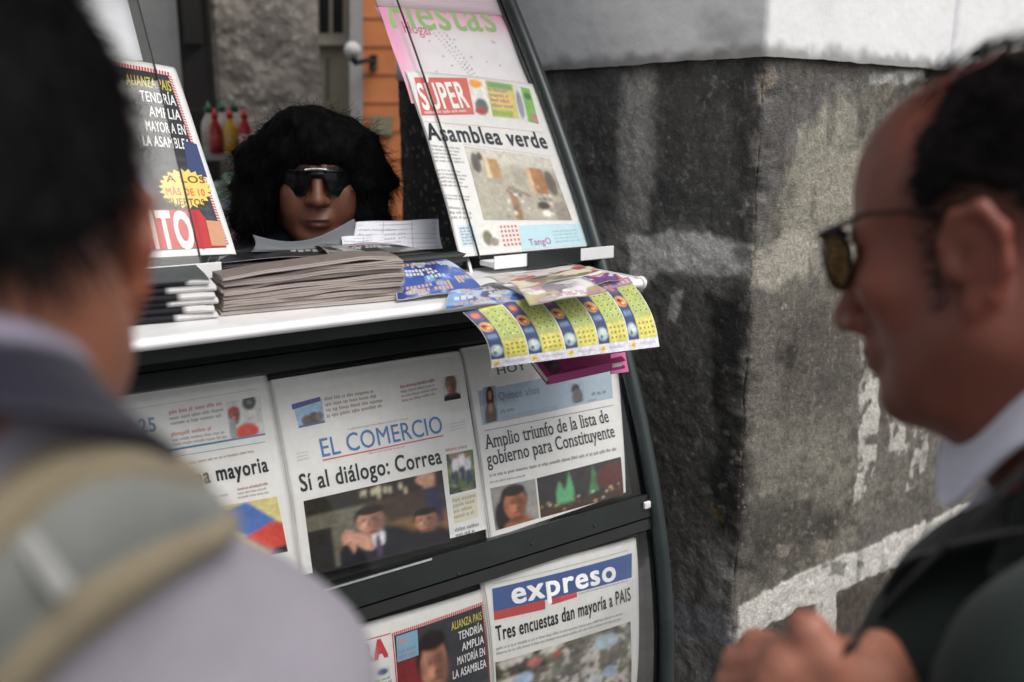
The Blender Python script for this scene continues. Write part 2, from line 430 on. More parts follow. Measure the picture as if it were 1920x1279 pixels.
col = mix(col, lin((122, 118, 108)), sstep(.48, .68, f1) * .6)
col = mix(col, lin((76, 73, 70)), sstep(.5, .7, f2) * .7)
lf = T < -.012 + .02 * (f2 - .5)
dk = np.where(lf[..., None], 1, 0)
lcol = np.zeros_like(col); lcol[:] = lin((112, 110, 107))
lcol = mix(lcol, lin((84, 83, 81)), sstep(.42, .62, f1)); lcol = mix(lcol, lin((112, 108, 102)), sstep(.58, .8, f5) * .8)
lcol = mix(lcol, lin((62, 61, 60)), sstep(.55, .75, f3) * .7)
col = col * (1 - dk) + lcol * dk
def blot(px, c, edge=.02, amp=.03, amt=1.0, scale=1, thr=None):
    global col
    pts = [wall_uv(*p) for p in px]
    mg = edge + amp + .01; pt = np.array(pts)
    i0, i1 = np.searchsorted(fine, [pt[:, 0].min() - mg, pt[:, 0].max() + mg]); j0, j1 = np.searchsorted(zf, [pt[:, 1].min() - mg, pt[:, 1].max() + mg])
    s_ = (slice(j0, j1), slice(i0, i1)); full = np.zeros(T.shape)
    if i1 <= i0 or j1 <= j0: return full
    sdv = poly_sd(T[s_], Z[s_], pts) + amp * (fbm(q3[s_] * 28 * scale + 50, 4) - .5) * 2
    m = (1 - sstep(-edge, edge, sdv)) * amt
    if thr is not None: m = m * sstep(thr, thr + .12, f2[s_])
    col[s_] = mix(col[s_], lin(c), m); full[s_] = m
    return full
# arch-side face: sooty blocks, paler joint, grey patch
blot([(1060, 135), (1165, 140), (1160, 420), (1090, 430)], (66, 65, 64), .03, .03, .85)
blot([(1225, 130), (1425, 120), (1412, 430), (1215, 425)], (70, 69, 67), .03, .04, .9)
blot([(1165, 140), (1225, 140), (1220, 440), (1165, 440)], (146, 143, 138), .02, .03, .8)
blot([(1175, 440), (1300, 430), (1412, 465), (1405, 520), (1240, 505), (1185, 560)], (196, 193, 188), .008, .02, .9)
blot([(1220, 520), (1405, 530), (1395, 1010), (1225, 1010)], (78, 76, 73), .04, .05, .8)
blot([(1255, 550), (1280, 545), (1268, 610), (1250, 600)], (170, 168, 162), .004, .008, .8)
blot([(1240, 1120), (1330, 1150), (1385, 1130), (1380, 1200), (1250, 1190)], (120, 120, 126), .012, .03, .7)
blot([(1333, 950), (1362, 955), (1360, 985), (1338, 975)], (128, 112, 66), .004, .006, .8)
# street face: buff patch, mortar, lime runs, white mortar course
blot([(1430, 150), (1600, 150), (1600, 260), (1540, 330), (1470, 260), (1440, 480), (1425, 480)], (88, 87, 89), .03, .04, .7)
blot([(1500, 230), (1580, 180), (1640, 300), (1620, 520), (1460, 520), (1480, 330)], (150, 146, 134), .03, .04, .8)
blot([(1630, 140), (1730, 128), (1740, 152), (1630, 160)], (178, 178, 176), .006, .012, .9)
blot([(1405, 480), (1470, 440), (1540, 430), (1520, 500), (1440, 545), (1400, 540)], (158, 153, 143), .01, .025, .8)
blot([(1410, 150), (1450, 130), (1455, 150), (1425, 190)], (150, 140, 126), .006, .012, .8)
blot([(1420, 560), (1560, 520), (1580, 760), (1420, 780)], (100, 94, 90), .04, .04, .6)
blot([(1450, 640), (1500, 640), (1495, 690), (1455, 690)], (72, 68, 66), .012, .03, .7)
blot([(1610, 640), (1650, 690), (1645, 860), (1628, 946), (1602, 946), (1612, 800)], (186, 184, 178), .005, .014, .85, thr=.36)
blot([(1660, 760), (1745, 780), (1740, 800), (1700, 850), (1668, 850)], (182, 180, 174), .006, .018, .8, thr=.4)
blot([(1720, 820), (1742, 810), (1735, 900), (1700, 918), (1706, 880)], (186, 184, 178), .005, .014, .8, thr=.36)
blot([(1400, 940), (1480, 900), (1600, 960), (1500, 1060), (1400, 1100)], (60, 57, 54), .05, .06, .7)
blot([(1390, 1215), (1480, 1150), (1660, 1080), (1790, 1010), (1900, 1000), (1900, 1290), (1390, 1290)], (66, 58, 53), .03, .03, .8)
blot([(1330, 560), (1402, 540), (1395, 1010), (1340, 1000)], (34, 33, 32), .02, .03, .85)  # shadow strip beside the corner, painted into the arch-side colour
blot([(1372, 130), (1416, 140), (1402, 560), (1378, 560)], (48, 47, 45), .02, .03, .7)  # the painted corner shadow carried further up
blot([(745, 60), (900, 60), (900, 500), (745, 500)], (30, 29, 28), .1, .02, .85)  # far end of the arch-side face painted dark for the arcade's shade
mband = blot([(1380, 1135), (1450, 1098), (1560, 1048), (1680, 1000), (1790, 950), (1900, 905), (1900, 960), (1790, 1012), (1700, 1052), (1560, 1112), (1480, 1150), (1382, 1204)], (192, 190, 186), .0035, .018, .97)
mb2 = blot([(1528, 1090), (1567, 1080), (1566, 1290), (1530, 1290)], (188, 186, 182), .0035, .010, .95)
blot([(1470, 600), (1600, 560), (1620, 700), (1560, 800), (1480, 760)], (70, 67, 63), .05, .06, .55)
blot([(1475, 645), (1502, 640), (1500, 682), (1480, 686)], (52, 49, 46), .008, .03, .8)
for k in range(26):
    x_, y_, r_ = random.uniform(1405, 1620), random.uniform(860, 1080), random.uniform(5, 16); blot([(x_ - r_, y_ - r_), (x_ + r_, y_ - r_ * .6), (x_ + r_ * .7, y_ + r_), (x_ - r_, y_ + r_ * .8)], random.choice([(60, 57, 53), (50, 48, 45), (136, 130, 120)]), .004, .016, .6)
blot([(1430, 820), (1560, 800), (1590, 900), (1440, 930)], (126, 122, 114), .05, .06, .5)
col = np.where(lf[..., None], col * (1 + .5 * sstep(-.95, -.7, T))[..., None], col * np.array([1.08, 1.07, 1.03]))  # arch-side colour raised, except at its far end with the painted shade
col = col * (1 + .55 * (f4 - .5) + .40 * (fbm(q3 * 230 + 13, 2) - .5) + .3 * (f2 - .5))[..., None]
sp = sstep(.70, .76, fbm(q3 * 85 + 41, 2)) * sstep(.35, .6, f1); col = mix(col, lin((176, 172, 164)) * np.where(lf, .75, 1.0)[..., None] if False else lin((170, 166, 158)), sp * np.where(lf, .34, .22))
# rim of grime, painted shadow line and flakes under the plaster, sparse white chips
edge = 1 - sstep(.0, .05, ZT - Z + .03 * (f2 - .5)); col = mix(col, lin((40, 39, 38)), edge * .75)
chips = sstep(.80, .85, f4) * sstep(.4, .6, f3); col = mix(col, lin((190, 188, 182)), chips * .7)
drips = sstep(.72, .78, fbm(q3 * np.array([60, 9, 1]) + 5, 3)) * (~lf); col = mix(col, lin((160, 158, 154)), drips * .06)
drl = sstep(.76, .82, fbm(q3 * np.array([70, 16, 1]) + 25, 3)) * lf * (T > -.5); col = mix(col, lin((150, 148, 145)), drl * .3)
pits = sstep(.62, .75, f5) * (~lf); col = mix(col, lin((66, 62, 58)), pits * .35)
mt = np.clip(mband + mb2, 0, 1)
P = P + np.where(T[..., None] >= 0, N1, N2) * (mt * .004 - sstep(.6, .75, f4) * .0012)[..., None]
pier = thing('stone_pier', (K0 + D1 * 1 + D2 * .8).tolist(), 'dark weathered stone pier of the arcade with white limewash above', 'pier')
nz_, nt_ = T.shape
mesh('stone_base', P.reshape(-1, 3), grid_faces(nt_, nz_)[:, ::-1].copy(), M_stone, pier, np.clip(col, .004, .9).reshape(-1, 3), True)
# plaster above, standing slightly proud, with a score line
tp = np.concatenate([np.arange(TE, 2.6, .01), np.linspace(2.6, 6, 60)])
zp = np.concatenate([np.arange(ZT - .004, 2.35, .006), np.linspace(2.36, 4.5, 20)])
T, Z, P = pier_points(tp, zp, .006, .004, .008)
q3 = np.stack([T, Z, T * 0], -1)
ragged = .006 * (fbm(np.stack([tp * 22, tp * 0, tp * 0], -1), 4) - .5); P[0, :, 2] += ragged; 
tj = wall_uv(1785, 60)[0]; gr = np.exp(-((T - tj) / .012) ** 2); P = P - (N1 * .005) * gr[..., None]
pc = np.zeros(T.shape + (3,)); pc[:] = lin((232, 232, 231))
pc = mix(pc, lin((205, 206, 207)), sstep(.5, .75, fbm(q3 * 5 + 3, 5)) * .35)
pc = mix(pc, lin((196, 198, 202)), gr * .8)
lf2 = (T < -.004)
pc = np.where(lf2[..., None], pc * 1.0, pc)
stain = sstep(.52, .7, fbm(q3 * np.array([5, 9, 1]) + 40, 5)); pc = mix(pc, lin((150, 150, 150)), stain * lf2 * .5)
crack = (np.abs(fbm(q3 * 3 + 90, 5) - .5) < .007) * lf2 * .0; pc = mix(pc, lin((90, 88, 86)), crack)
dirt = 1 - sstep(0, .03, Z - ZT + .04 * (fbm(q3 * 30 + 6, 4) - .5)); pc = mix(pc, lin((96, 92, 86)), dirt * .7)
nz_, nt_ = T.shape
mesh('limewash_plaster', P.reshape(-1, 3), grid_faces(nt_, nz_)[:, ::-1].copy(), M_plaster, pier, np.clip(pc, .01, .9).reshape(-1, 3), True)
b = MB()  # back of the pier, closing it behind the faces
e0 = K0 + D1 * 6; e1 = K0 - D2 * (TE + .012)
b.add([(K0 + D1 * .04 + D2 * .03)[:2].tolist() + [0.0], (e0 + D2 * .03)[:2].tolist() + [0.0], (e0 + D2 * .5)[:2].tolist() + [0.0], (e1 + D1 * .5)[:2].tolist() + [0.0], (e1 + D1 * .03)[:2].tolist() + [0.0]] +
      [(K0 + D1 * .04 + D2 * .03)[:2].tolist() + [4.5], (e0 + D2 * .03)[:2].tolist() + [4.5], (e0 + D2 * .5)[:2].tolist() + [4.5], (e1 + D1 * .5)[:2].tolist() + [4.5], (e1 + D1 * .03)[:2].tolist() + [4.5]],
      [(0, 1, 6, 5), (1, 2, 7, 6), (2, 3, 8, 7), (3, 4, 9, 8), (4, 0, 5, 9), (5, 6, 7, 8, 9)], lin((60, 58, 56)))
b.build('rubble_core', M_attr, pier)

# ---- what stands in the arcade and the court behind
def coln(V, base, var, sc, seed=0):
    V = np.asarray(V); n = fbm(V * sc + seed, 5); return np.clip(lin(base) * (1 + var * (n - .5) * 2)[:, None], .003, .9)
def slab(name, p0, p1, z0, z1, thick, base, var=.4, sc=5, m=None, parent=None, res=.03, amp=.01):
    """upright masonry face from p0 to p1 (x, y), rough grid in front of a solid back"""
    p0 = np.array([*p0, 0.0]); p1 = np.array([*p1, 0.0]); L = np.linalg.norm(p1 - p0); d = (p1 - p0) / L; n = np.array([d[1], -d[0], 0])
    nu, nv = int(L / res) + 2, int((z1 - z0) / res) + 2
    U, V = np.meshgrid(np.linspace(0, L, nu), np.linspace(z0, z1, nv))
    P = p0 + d * U[..., None]; P[..., 2] = V; P = P + n * (amp * (fbm(P * 7, 4) - .5))[..., None]
    A = P.reshape(-1, 3); B = A - n * thick
    f = grid_faces(nu, nv); k = nu * nv; idx = np.arange(k).reshape(nv, nu)
    ring = np.concatenate([idx[0, :], idx[1:, -1], idx[-1, -2::-1], idx[-2:0:-1, 0]]); r2 = np.roll(ring, -1)
    F = np.concatenate([f[:, ::-1], f + k, np.stack([ring, r2, r2 + k, ring + k], -1)])
    VV = np.concatenate([A, B])
    return mesh(name, VV, F, m or M_attr, parent, coln(VV, base, var, sc), True)
# stone arcade column: block courses with joints
pc0 = atD(383, 0, 4.7); pc1 = atD(592, 0, 4.7)
d_ = (pc1 - pc0); d_[2] = 0; Lc = np.linalg.norm(d_); d_ /= Lc; n_ = np.array([d_[1], -d_[0], 0])
U, V = np.meshgrid(np.linspace(-.0, Lc, 90), np.linspace(0, 3.2, 420))
P = pc0 * np.array([1, 1, 0]) + d_ * U[..., None]; P[..., 2] = V
nn = fbm(P * 9, 5); n2 = fbm(P * 34 + 4, 4)
jz = np.abs(V - .3)
er = np.minimum(U, Lc - U); rd = np.where(er < .05, (.05 - er) * .8, 0)
P = P + n_ * (.03 * (nn - .5) + .012 * (n2 - .5) - rd - np.where(jz < .012, .012, 0))[..., None]
cc = np.zeros(V.shape + (3,)); cc[:] = lin((158, 150, 142)); cc = mix(cc, lin((116, 110, 103)), sstep(.42, .62, nn) * .8); cc = mix(cc, lin((196, 188, 178)), sstep(.56, .72, n2) * .55)
A = P.reshape(-1, 3); B = A - n_ * .15 - d_ * .14; f = grid_faces(90, 420); k = len(A); idx = np.arange(k).reshape(420, 90)
ring = np.concatenate([idx[0, :], idx[1:, -1], idx[-1, -2::-1], idx[-2:0:-1, 0]]); r2 = np.roll(ring, -1)
o = mesh('arcade_column', np.concatenate([A, B]), np.concatenate([f[:, ::-1], f + k, np.stack([ring, r2, r2 + k, ring + k], -1)]), M_attr, None, np.concatenate([cc.reshape(-1, 3)] * 2), True)
tag(o, 'rough grey stone column standing behind the vendor and the sauce bottles', 'column')
# added filler for the dark strip by the column; plastered wall beyond it
a0, a1 = atD(330, 0, 4.5), atD(386, 0, 4.5)
t = thing('dark_filler', [a0[0], a0[1], 0], 'tall dark filler leaf added left of the grey stone column', 'door')
o = slab('filler_leaf', a0[:2], a1[:2], 0, 3.0, .05, (30, 26, 23), .5, 9, None, t, .05, .003)
b = MB()
for z in (.5, 1.3, 2.1): 
    c_ = (a0 + a1) / 2; b.box((c_[0] - .05, c_[1] - .025, z), (c_[0] + .05, c_[1] - .005, z + .5), .006, lin((24, 21, 19)))
b.build('filler_panel', M_attr, t)
g0, g1 = atD(60, 0, 5.0), atD(338, 0, 4.6)
tag(slab('plaster_wall', g0[:2], g1[:2], 0, 3.2, .2, (150, 150, 147), .12, 3), 'smooth grey plastered wall seen above the left newspaper display', 'wall')
# olive wall with its window, and the orange house, across the court
h = thing('olive_house', atD(630, 300, 7.6).tolist()[:2] + [0], 'olive grey house wall with a small dark window across the court', 'house')
w0, w1 = atD(560, 0, 7.6), atD(664, 0, 7.6)
slab('wall', w0[:2], w1[:2], 0, 4.4, .25, (118, 116, 100), .25, 3, None, h, .06)
dw = (w1 - w0); dw[2] = 0; dw /= np.linalg.norm(dw); nw = np.array([dw[1], -dw[0], 0])
def on_house(px, py, off=0.0):
    dd = ray(px, py); k = ((w0 - CAM) @ nw) / (dd @ nw); return CAM + dd * k + nw * off
def panel(mb, px0, py0, px1, py1, o0, o1, col, onf=None, n=None):
    onf = onf or on_house
    a, b_, c_, d2 = onf(px0, py1, o0), onf(px1, py1, o0), onf(px1, py0, o0), onf(px0, py0, o0)
    e, f_, g_, h_ = onf(px0, py1, o1), onf(px1, py1, o1), onf(px1, py0, o1), onf(px0, py0, o1)
    mb.add([a, b_, c_, d2, e, f_, g_, h_], [(3, 2, 1, 0), (4, 5, 6, 7), (0, 1, 5, 4), (1, 2, 6, 5), (2, 3, 7, 6), (3, 0, 4, 7)], col)
b = MB(); 
for x0, y0, x1, y1 in ((592, -30, 600, 78), (646, -30, 654, 78), (600, 64, 646, 78), (620, -30, 626, 64)): panel(b, x0, y0, x1, y1, .003, .06, lin((120, 118, 104)))
fr = b.build('window', M_attr, h)
b = MB(); panel(b, 598, -30, 648, 66, .004, .02, lin((20, 21, 22))); b.build('window_pane', mat('dark window glass', tuple(lin((18, 20, 22))), rough=.12), fr)
b = MB(); panel(b, 585, 74, 662, 86, .003, .09, lin((134, 132, 118))); b.build('window_sill', M_attr, fr)
b = MB(); panel(b, 612, 110, 615, 185, .003, .03, lin((70, 70, 62))); b.build('conduit', M_attr, h)
t = thing('orange_house', atD(720, 300, 7.2).tolist()[:2] + [0], 'orange painted house front with grooved courses across the court', 'house')
o0, o1 = atD(660, 0, 7.2), atD(840, 0, 7.2)
ow = mat('orange limewash', attr=True, rough=.85, nscale=6, namt=.12, bump=.1)
slab('wall', o0[:2], o1[:2], 0, 4.6, .3, (204, 126, 78), .16, 3, ow, t, .06)
do = (o1 - o0); do[2] = 0; do /= np.linalg.norm(do); no = np.array([do[1], -do[0], 0])
def on_orange(px, py, off=0.0):
    dd = ray(px, py); k = ((o0 - CAM) @ no) / (dd @ no); return CAM + dd * k + no * off
b = MB()
for y in range(-20, 420, 53): panel(b, 679, y, 840, y + 3, .004, .008, lin((150, 92, 58)), on_orange)
b.build('groove', M_attr, t)
b = MB(); panel(b, 658, -40, 681, 420, .004, .06, lin((150, 150, 148)), on_orange); b.build('pilaster', M_attr, t)
b = MB(); panel(b, 694, 218, 736, 253, .009, .03, lin((130, 128, 104)), on_orange); b.build('plaque', M_attr, t)
lp = on_orange(675, 101, .35)
t = thing('wall_lamp', (on_orange(690, 118, .0)).tolist(), 'white globe lamp on a black bracket at the orange wall', 'lamp')
b = MB(); b.lathe((lp[0], lp[1], lp[2]), [(.062 * math.sin(math.pi * i / 12) + .0005, -.062 * math.cos(math.pi * i / 12)) for i in range(13)], 18, (.5, .5, .49)); b.build('globe', M_attr, t, True)
b = MB(); q = on_orange(700, 116, 0); b.tube([q, q + no * .2, lp + np.array([.02, 0, -.09]), lp + np.array([0, 0, -.055])], [.02, .02, .022, .03], 10, lin((30, 30, 30)))
b.tube([q + np.array([0, 0, .05]), q + np.array([0, 0, -.06])], .03, 10, lin((30, 30, 30))); b.build('bracket', M_attr, t, True)

# ---- sauce stall behind: shelf, bottles, bags
sp = atD(430, 288, 4.25); SX = R_ * 1.0
def stall_pt(px, py, D=4.25): return atD(px, py, D)
t = thing('stall_shelf', [sp[0], sp[1], 0], 'low dark stall shelf carrying sauce bottles before the stone column', 'shelf')
Mx = Matrix.Translation(sp.tolist()) @ Matrix.Rotation(-YAW, 4, 'Z')
b = MB(); b.box((-.14, -.06, -.03), (.16, .14, -.002), .004, lin((150, 150, 146)), Mx); b.build('shelf_board', M_attr, t)
b = MB()
for x in (-.13, .14):
    for y in (-.05, .12): b.box((x - .012, y - .012, -sp[2]), (x + .012, y + .012, -.03), .003, lin((40, 42, 42)), Mx)
b.build('shelf_frame', M_attr, t)
b = MB(); b.box((-.14, -.05, -.46), (.16, .13, -.44), .004, lin((60, 62, 60)), Mx); b.build('lower_board', M_attr, t)
M_sauce = mat('sauce bottle plastic', attr=True, rough=.3, spec=.5)
def bottle(px, D, base_y, body, cap, lab, label, hgt=.2):
    q = atD(px, 286, D); q[2] = sp[2]
    t = thing('sauce_bottle', q.tolist(), label, 'bottle', 'sauce bottles on the stall shelf')
    s_ = hgt / .2
    b = MB(); b.lathe(q, [(.026 * s_, 0), (.031 * s_, .004), (.031 * s_, .1 * s_), (.027 * s_, .122 * s_), (.014 * s_, .145 * s_), (.012 * s_, .158 * s_)], 16, lin(body)); b.build('bottle_body', M_sauce, t, True)
    b = MB(); b.lathe(q, [(.015 * s_, .157 * s_), (.016 * s_, .175 * s_), (.008 * s_, .182 * s_), (.004 * s_, .2 * s_)], 14, lin(cap)); b.build('bottle_cap', M_sauce, t, True)
    b = MB(); b.lathe(q, [(.0312 * s_, .03 * s_), (.0316 * s_, .031 * s_), (.0316 * s_, .085 * s_), (.0312 * s_, .086 * s_)], 16, lin(lab)); b.build('bottle_label', M_sauce, t, True)
bottle(407, 4.2, 0, (150, 34, 30), (190, 30, 34), (160, 60, 56), 'dark red sauce bottle with a red cap, leftmost of the front row on the shelf', .2)
bottle(435, 4.2, 0, (206, 158, 44), (196, 34, 36), (190, 150, 70), 'yellow mustard bottle with a red cap between two red sauce bottles', .2)
bottle(462, 4.2, 0, (176, 40, 40), (200, 36, 40), (214, 176, 168), 'red sauce bottle with a pale label at the right end of the front row', .2)
bottle(396, 4.34, 0, (176, 168, 160), (40, 84, 64), (150, 140, 134), 'tall pale bottle with a green cap behind the dark red sauce bottle', .235)
bottle(421, 4.34, 0, (186, 178, 170), (40, 90, 66), (160, 150, 140), 'tall pale bottle with a green cap behind the yellow mustard bottle', .24)
bottle(444, 4.34, 0, (180, 172, 166), (30, 76, 52), (150, 140, 136), 'tall pale bottle with a green cap at the back right of the shelf', .24)
M_bag = mat('crinkled plastic bag', attr=True, rough=.3, bump=.5, bscale=25)
for px, py, D, sx, sz, c1, c2, lb in ((408, 372, 4.1, .05, .07, (196, 204, 196), (120, 160, 110), 'pale white and green plastic bag hanging left under the bottles'),
        (440, 350, 4.2, .055, .06, (120, 170, 100), (190, 210, 180), 'green plastic bag hanging under the yellow bottle'),
        (430, 395, 4.0, .06, .06, (176, 182, 200), (130, 150, 120), 'bluish white plastic bag hanging lowest at the stall'),
        (462, 405, 4.15, .05, .06, (150, 190, 140), (220, 220, 210), 'light green packet beside the dark hair of the vendor'),
        (470, 300, 4.2, .04, .03, (40, 110, 60), (120, 150, 90), 'small dark green packet at the right end of the shelf'),
        (447, 438, 4.0, .03, .022, (220, 160, 176), (200, 120, 140), 'small pink packet at the foot of the hanging bags')):
    c_ = atD(px, py, D); U, V = np.meshgrid(np.linspace(0, 2 * math.pi, 25), np.linspace(0, math.pi, 15))
    n = 1 + .35 * (fbm(np.stack([np.cos(U) * 2 + px, np.sin(U) * 2, V * 2], -1), 4) - .5) * 2
    P = np.stack([np.cos(U) * np.sin(V) ** .6 * sx * n, np.sin(U) * np.sin(V) ** .6 * .03 * n, np.cos(V) * sz * n], -1)
    P[:, -1] = P[:, 0]; P = c_ + P[..., :1] * R_ + P[..., 1:2] * H_ + P[..., 2:] * Z_
    cn = fbm(np.stack([U * 1.5, V * 3, U * 0 + px], -1), 4)
    c3 = np.zeros(U.shape + (3,)); c3[:] = lin(c1); c3 = mix(c3, lin(c2), sstep(.45, .55, cn)); c3 = mix(c3, lin((60, 80, 60)), sstep(.6, .66, fbm(np.stack([U * 3, V * 6, U * 0 + 2 + px], -1), 3)))
    tag(mesh('plastic_bag', P.reshape(-1, 3), grid_faces(25, 15), M_bag, None, c3.reshape(-1, 3), True), lb, 'bag', 'bags hanging at the stall')

# ================================================================== KIOSK
KX0, KX1 = -.75, 1.2
kiosk = thing('newspaper_kiosk', [.2, 1.5, 0], 'dark green metal newspaper kiosk with curved glazed front and white counter', 'kiosk')
zs = np.concatenate([np.linspace(.06, .6, 10), np.linspace(.65, 2.3, 56)])
prof = [(float(Yp(z)), float(z)) for z in zs]
def curve_band(x0, x1, o0, o1, z0, z1, n=60, zv=None):
    """solid following the curved front between heights z0..z1 and offsets o0 (outer)..o1 (inner)"""
    s0, s1 = s_of_z(z1), s_of_z(z0); ss = np.linspace(s0, s1, n)
    S0, S1 = surf(o0), surf(o1)
    a, b_, c_, d2 = S0(np.full(n, x0), ss, 0), S0(np.full(n, x1), ss, 0), S1(np.full(n, x1), ss, 0), S1(np.full(n, x0), ss, 0)
    V = np.stack([a, b_, c_, d2], 1).reshape(-1, 3); F = []
    for i in range(n - 1):
        for k in range(4): F.append((i * 4 + k, (i + 1) * 4 + k, (i + 1) * 4 + (k + 1) % 4, i * 4 + (k + 1) % 4))
    F.append((3, 2, 1, 0)); m_ = (n - 1) * 4; F.append((m_, m_ + 1, m_ + 2, m_ + 3)); 
    return V, [tuple(reversed(f)) for f in F]
for x in (KX1 + .0, KX0):
    b = MB(); b.tube([(x, y - .006, z) for y, z in prof], .0155, 14); b.build('frame_tube', M_greenlt, kiosk, True)
    V, F = curve_band(x - .012, x + .008, .010, .05, .06, 2.3); mesh('frame_flange', V, F, M_green, kiosk)
# end walls below the counter and tinted end glass above
for x in (KX1 - .02, KX0 + .01):
    sg = 1
    ys = [float(Yp(z)) + .05 for z in np.linspace(.08, 1.40, 24)]; zz = np.linspace(.08, 1.40, 24)
    V = [(x, y, z) for y, z in zip(ys, zz)] + [(x, 1.95, 1.40), (x, 1.95, .08)]; n = len(V)
    V += [(x + .012, *v[1:]) for v in V]
    F = [tuple(range(n)), tuple(reversed(range(n, 2 * n)))] + [(i, i + n, (i + 1) % n + n, (i + 1) % n) for i in range(n)]
    mesh('end_wall', V, F, M_dark, kiosk)
    V, F = curve_band(x + .004, x + .008, .05, .22, 1.47, 2.3); mesh('end_glass', V, F, M_glasst, kiosk)
# backing behind the lower display, rails, fascia
V, F = curve_band(KX0 + .02, KX1 - .02, .034, .044, .10, 1.36); mesh('display_back', V, F, M_dark, kiosk)
V, F = curve_band(KX0 + .02, KX1 - .014, -.012, .03, 1.352, 1.424, 14); mesh('fascia', V, F, M_green, kiosk)
V, F = curve_band(KX0 + .02, KX1 - .014, -.004, .03, 1.328, 1.350, 8); mesh('fascia_lip', V, F, mat('fascia lip green enamel', tuple(lin((24, 29, 28))), rough=.45, nscale=14, namt=.2), kiosk)
V, F = curve_band(KX0 + .02, KX1 - .014, -.006, .032, .962, 1.004, 12); mesh('cross_rail', V, F, M_green, kiosk)
V, F = curve_band(KX0 + .02, KX1 - .014, -.002, .03, .938, .958, 8); mesh('rail_channel', V, F, M_dark, kiosk)
V, F = curve_band(KX0 + .02, .70, -.0085, -.0065, 1.0005, 1.0035, 4); mesh('bright_strip', V, F, M_alu, kiosk)
V, F = curve_band(KX0 + .02, KX1 - .014, -.004, .05, .10, .44, 14); mesh('kick_panel', V, F, M_green, kiosk)
for px, py in ((998, 1020), (1115, 985), (860, 1076)):
    b = MB(); u_, v_ = uv_at(px, py, -.007); p = surf(-.007)(np.array([u_]), np.array([v_]), 0)[0]; b.lathe((p[0], p[1], p[2] - .002), [(.0026, -.002), (.0026, .001), (.0012, .002)], 10, (1, 1, 1)); b.build('rail_screw', M_greenlt, kiosk, True)
b = MB(); p = surf(-.009)(np.array([1.172]), np.array([s_of_z(.985)]), 0)[0]; b.box((p[0] - .004, p[1] - .004, p[2] - .006), (p[0] + .012, p[1] + .003, p[2] + .008), .003, (.75, .75, .75)); b.build('glass_clip', M_whitep, kiosk)
# glass over both lower displays
for z0, z1 in ((1.006, 1.326), (.45, .935)):
    V, F = curve_band(KX0 + .03, KX1 - .016, .0015, .0045, z0, z1, 30); mesh('display_glass', V, F, M_glass, kiosk)
# counter with rounded white nosing
CT, CX1 = 1.440, 1.118
b = MB()
def stadium(x): return [(x, 1.222 + .012 * math.cos(a) , CT - .0085 + .0085 * math.sin(a)) for a in np.linspace(math.pi / 2, math.pi * 1.5, 11)] + [(x, 1.50, CT - .017), (x, 1.50, CT)]
A = stadium(KX0 - .02); B = stadium(CX1); n = len(A)
b.add(A + B, [tuple(range(n)), tuple(reversed(range(n, 2 * n)))] + [(i, (i + 1) % n, (i + 1) % n + n, i + n) for i in range(n)])
o = b.build('counter_top', M_white, kiosk); md = o.modifiers.new('bevel', 'BEVEL'); md.width = .004; md.segments = 2; md.limit_method = 'ANGLE'
b = MB(); b.tube([(CX1 - .002, 1.226, CT - .0087), (CX1 + .012, 1.226, CT - .0087), (CX1 + .017, 1.226, CT - .0087)], [.0125, .0122, .008], 16); b.build('counter_end_cap', M_whitep, kiosk, True)
b = MB(); b.box((CX1 + .0005, 1.36, CT - .05), (KX1 - .02, 1.5, CT - .012), .003); b.build('counter_end_plate', M_dark, kiosk)
# hatch rail and inner shelf in front of the vendor
b = MB(); b.tube([(.36, 1.466, 1.470), (.905, 1.466, 1.470)], .011, 14); b.box((.36, 1.470, 1.452), (.905, 1.78, 1.466), .003); b.build('hatch_rail', M_green, kiosk)
b = MB(); b.box((KX0 + .02, 1.505, 1.395), (KX1 - .03, 1.80, 1.404), .002); b.build('inner_shelf', M_dark, kiosk)
# upper display lips, clips, backs and glass
def lip(x0, x1, zl, name, m, o0=-.028, o1=.02, th=.010):
    S = surf(0); y = float(Yp(zl)); b = MB(); b.box((x0, y + o0, zl - th), (x1, y + o1, zl), .002); b.box((x0, y + o0 - .003, zl - th - .002), (x1, y + o0 - .0002, zl + .012), .0012); b.build(name, m, kiosk)
lip(.935, 1.222, 1.461, 'display_lip', M_whitep)
lip(.0, .440, 1.489, 'display_lip', M_whitep)
lip(-.70, -.02, 1.489, 'display_lip', M_whitep)
y = float(Yp(1.461)); b = MB(); b.box((1.008, y - .0345, 1.447), (1.135, y - .0315, 1.4765), .0012); b.box((1.008, y - .0345, 1.446), (1.135, y + .01, 1.449), .001); b.build('lip_clip', M_green, kiosk)
V, F = curve_band(.926, 1.186, -.0015, .0015, 1.466, 2.2, 50); mesh('upper_glass', V, F, M_glassu, kiosk)
V, F = curve_band(.9235, .9256, -.002, .002, 1.466, 2.2, 50); mesh('glass_edge', V, F, M_dark, kiosk)
V, F = curve_band(-.70, .418, -.0015, .0015, 1.492, 2.2, 50); mesh('upper_glass', V, F, glass('sky lit glass', (.985, .985, .98), .55), kiosk)
V, F = curve_band(.4185, .4205, -.002, .002, 1.492, 2.2, 50); mesh('glass_edge', V, F, M_dark, kiosk)
b = MB(); y = float(Yp(2.3)); b.tube([(KX0, y, 2.3), (KX1, y, 2.3)], .02, 14); b.build('top_rail', M_green, kiosk)
V, F = curve_band(.912, .918, .024, .03, 1.44, 2.28, 40); mesh('display_upright', V, F, M_alu, kiosk)
b = MB(); b.box((KX0 + .02, 1.238, CT - .040), (CX1 - .01, 1.256, CT - .0175), .002); b.box((KX0 + .02, 1.257, CT - .030), (CX1 - .01, 1.41, CT - .0175), .001); b.build('counter_batten', M_green, kiosk)
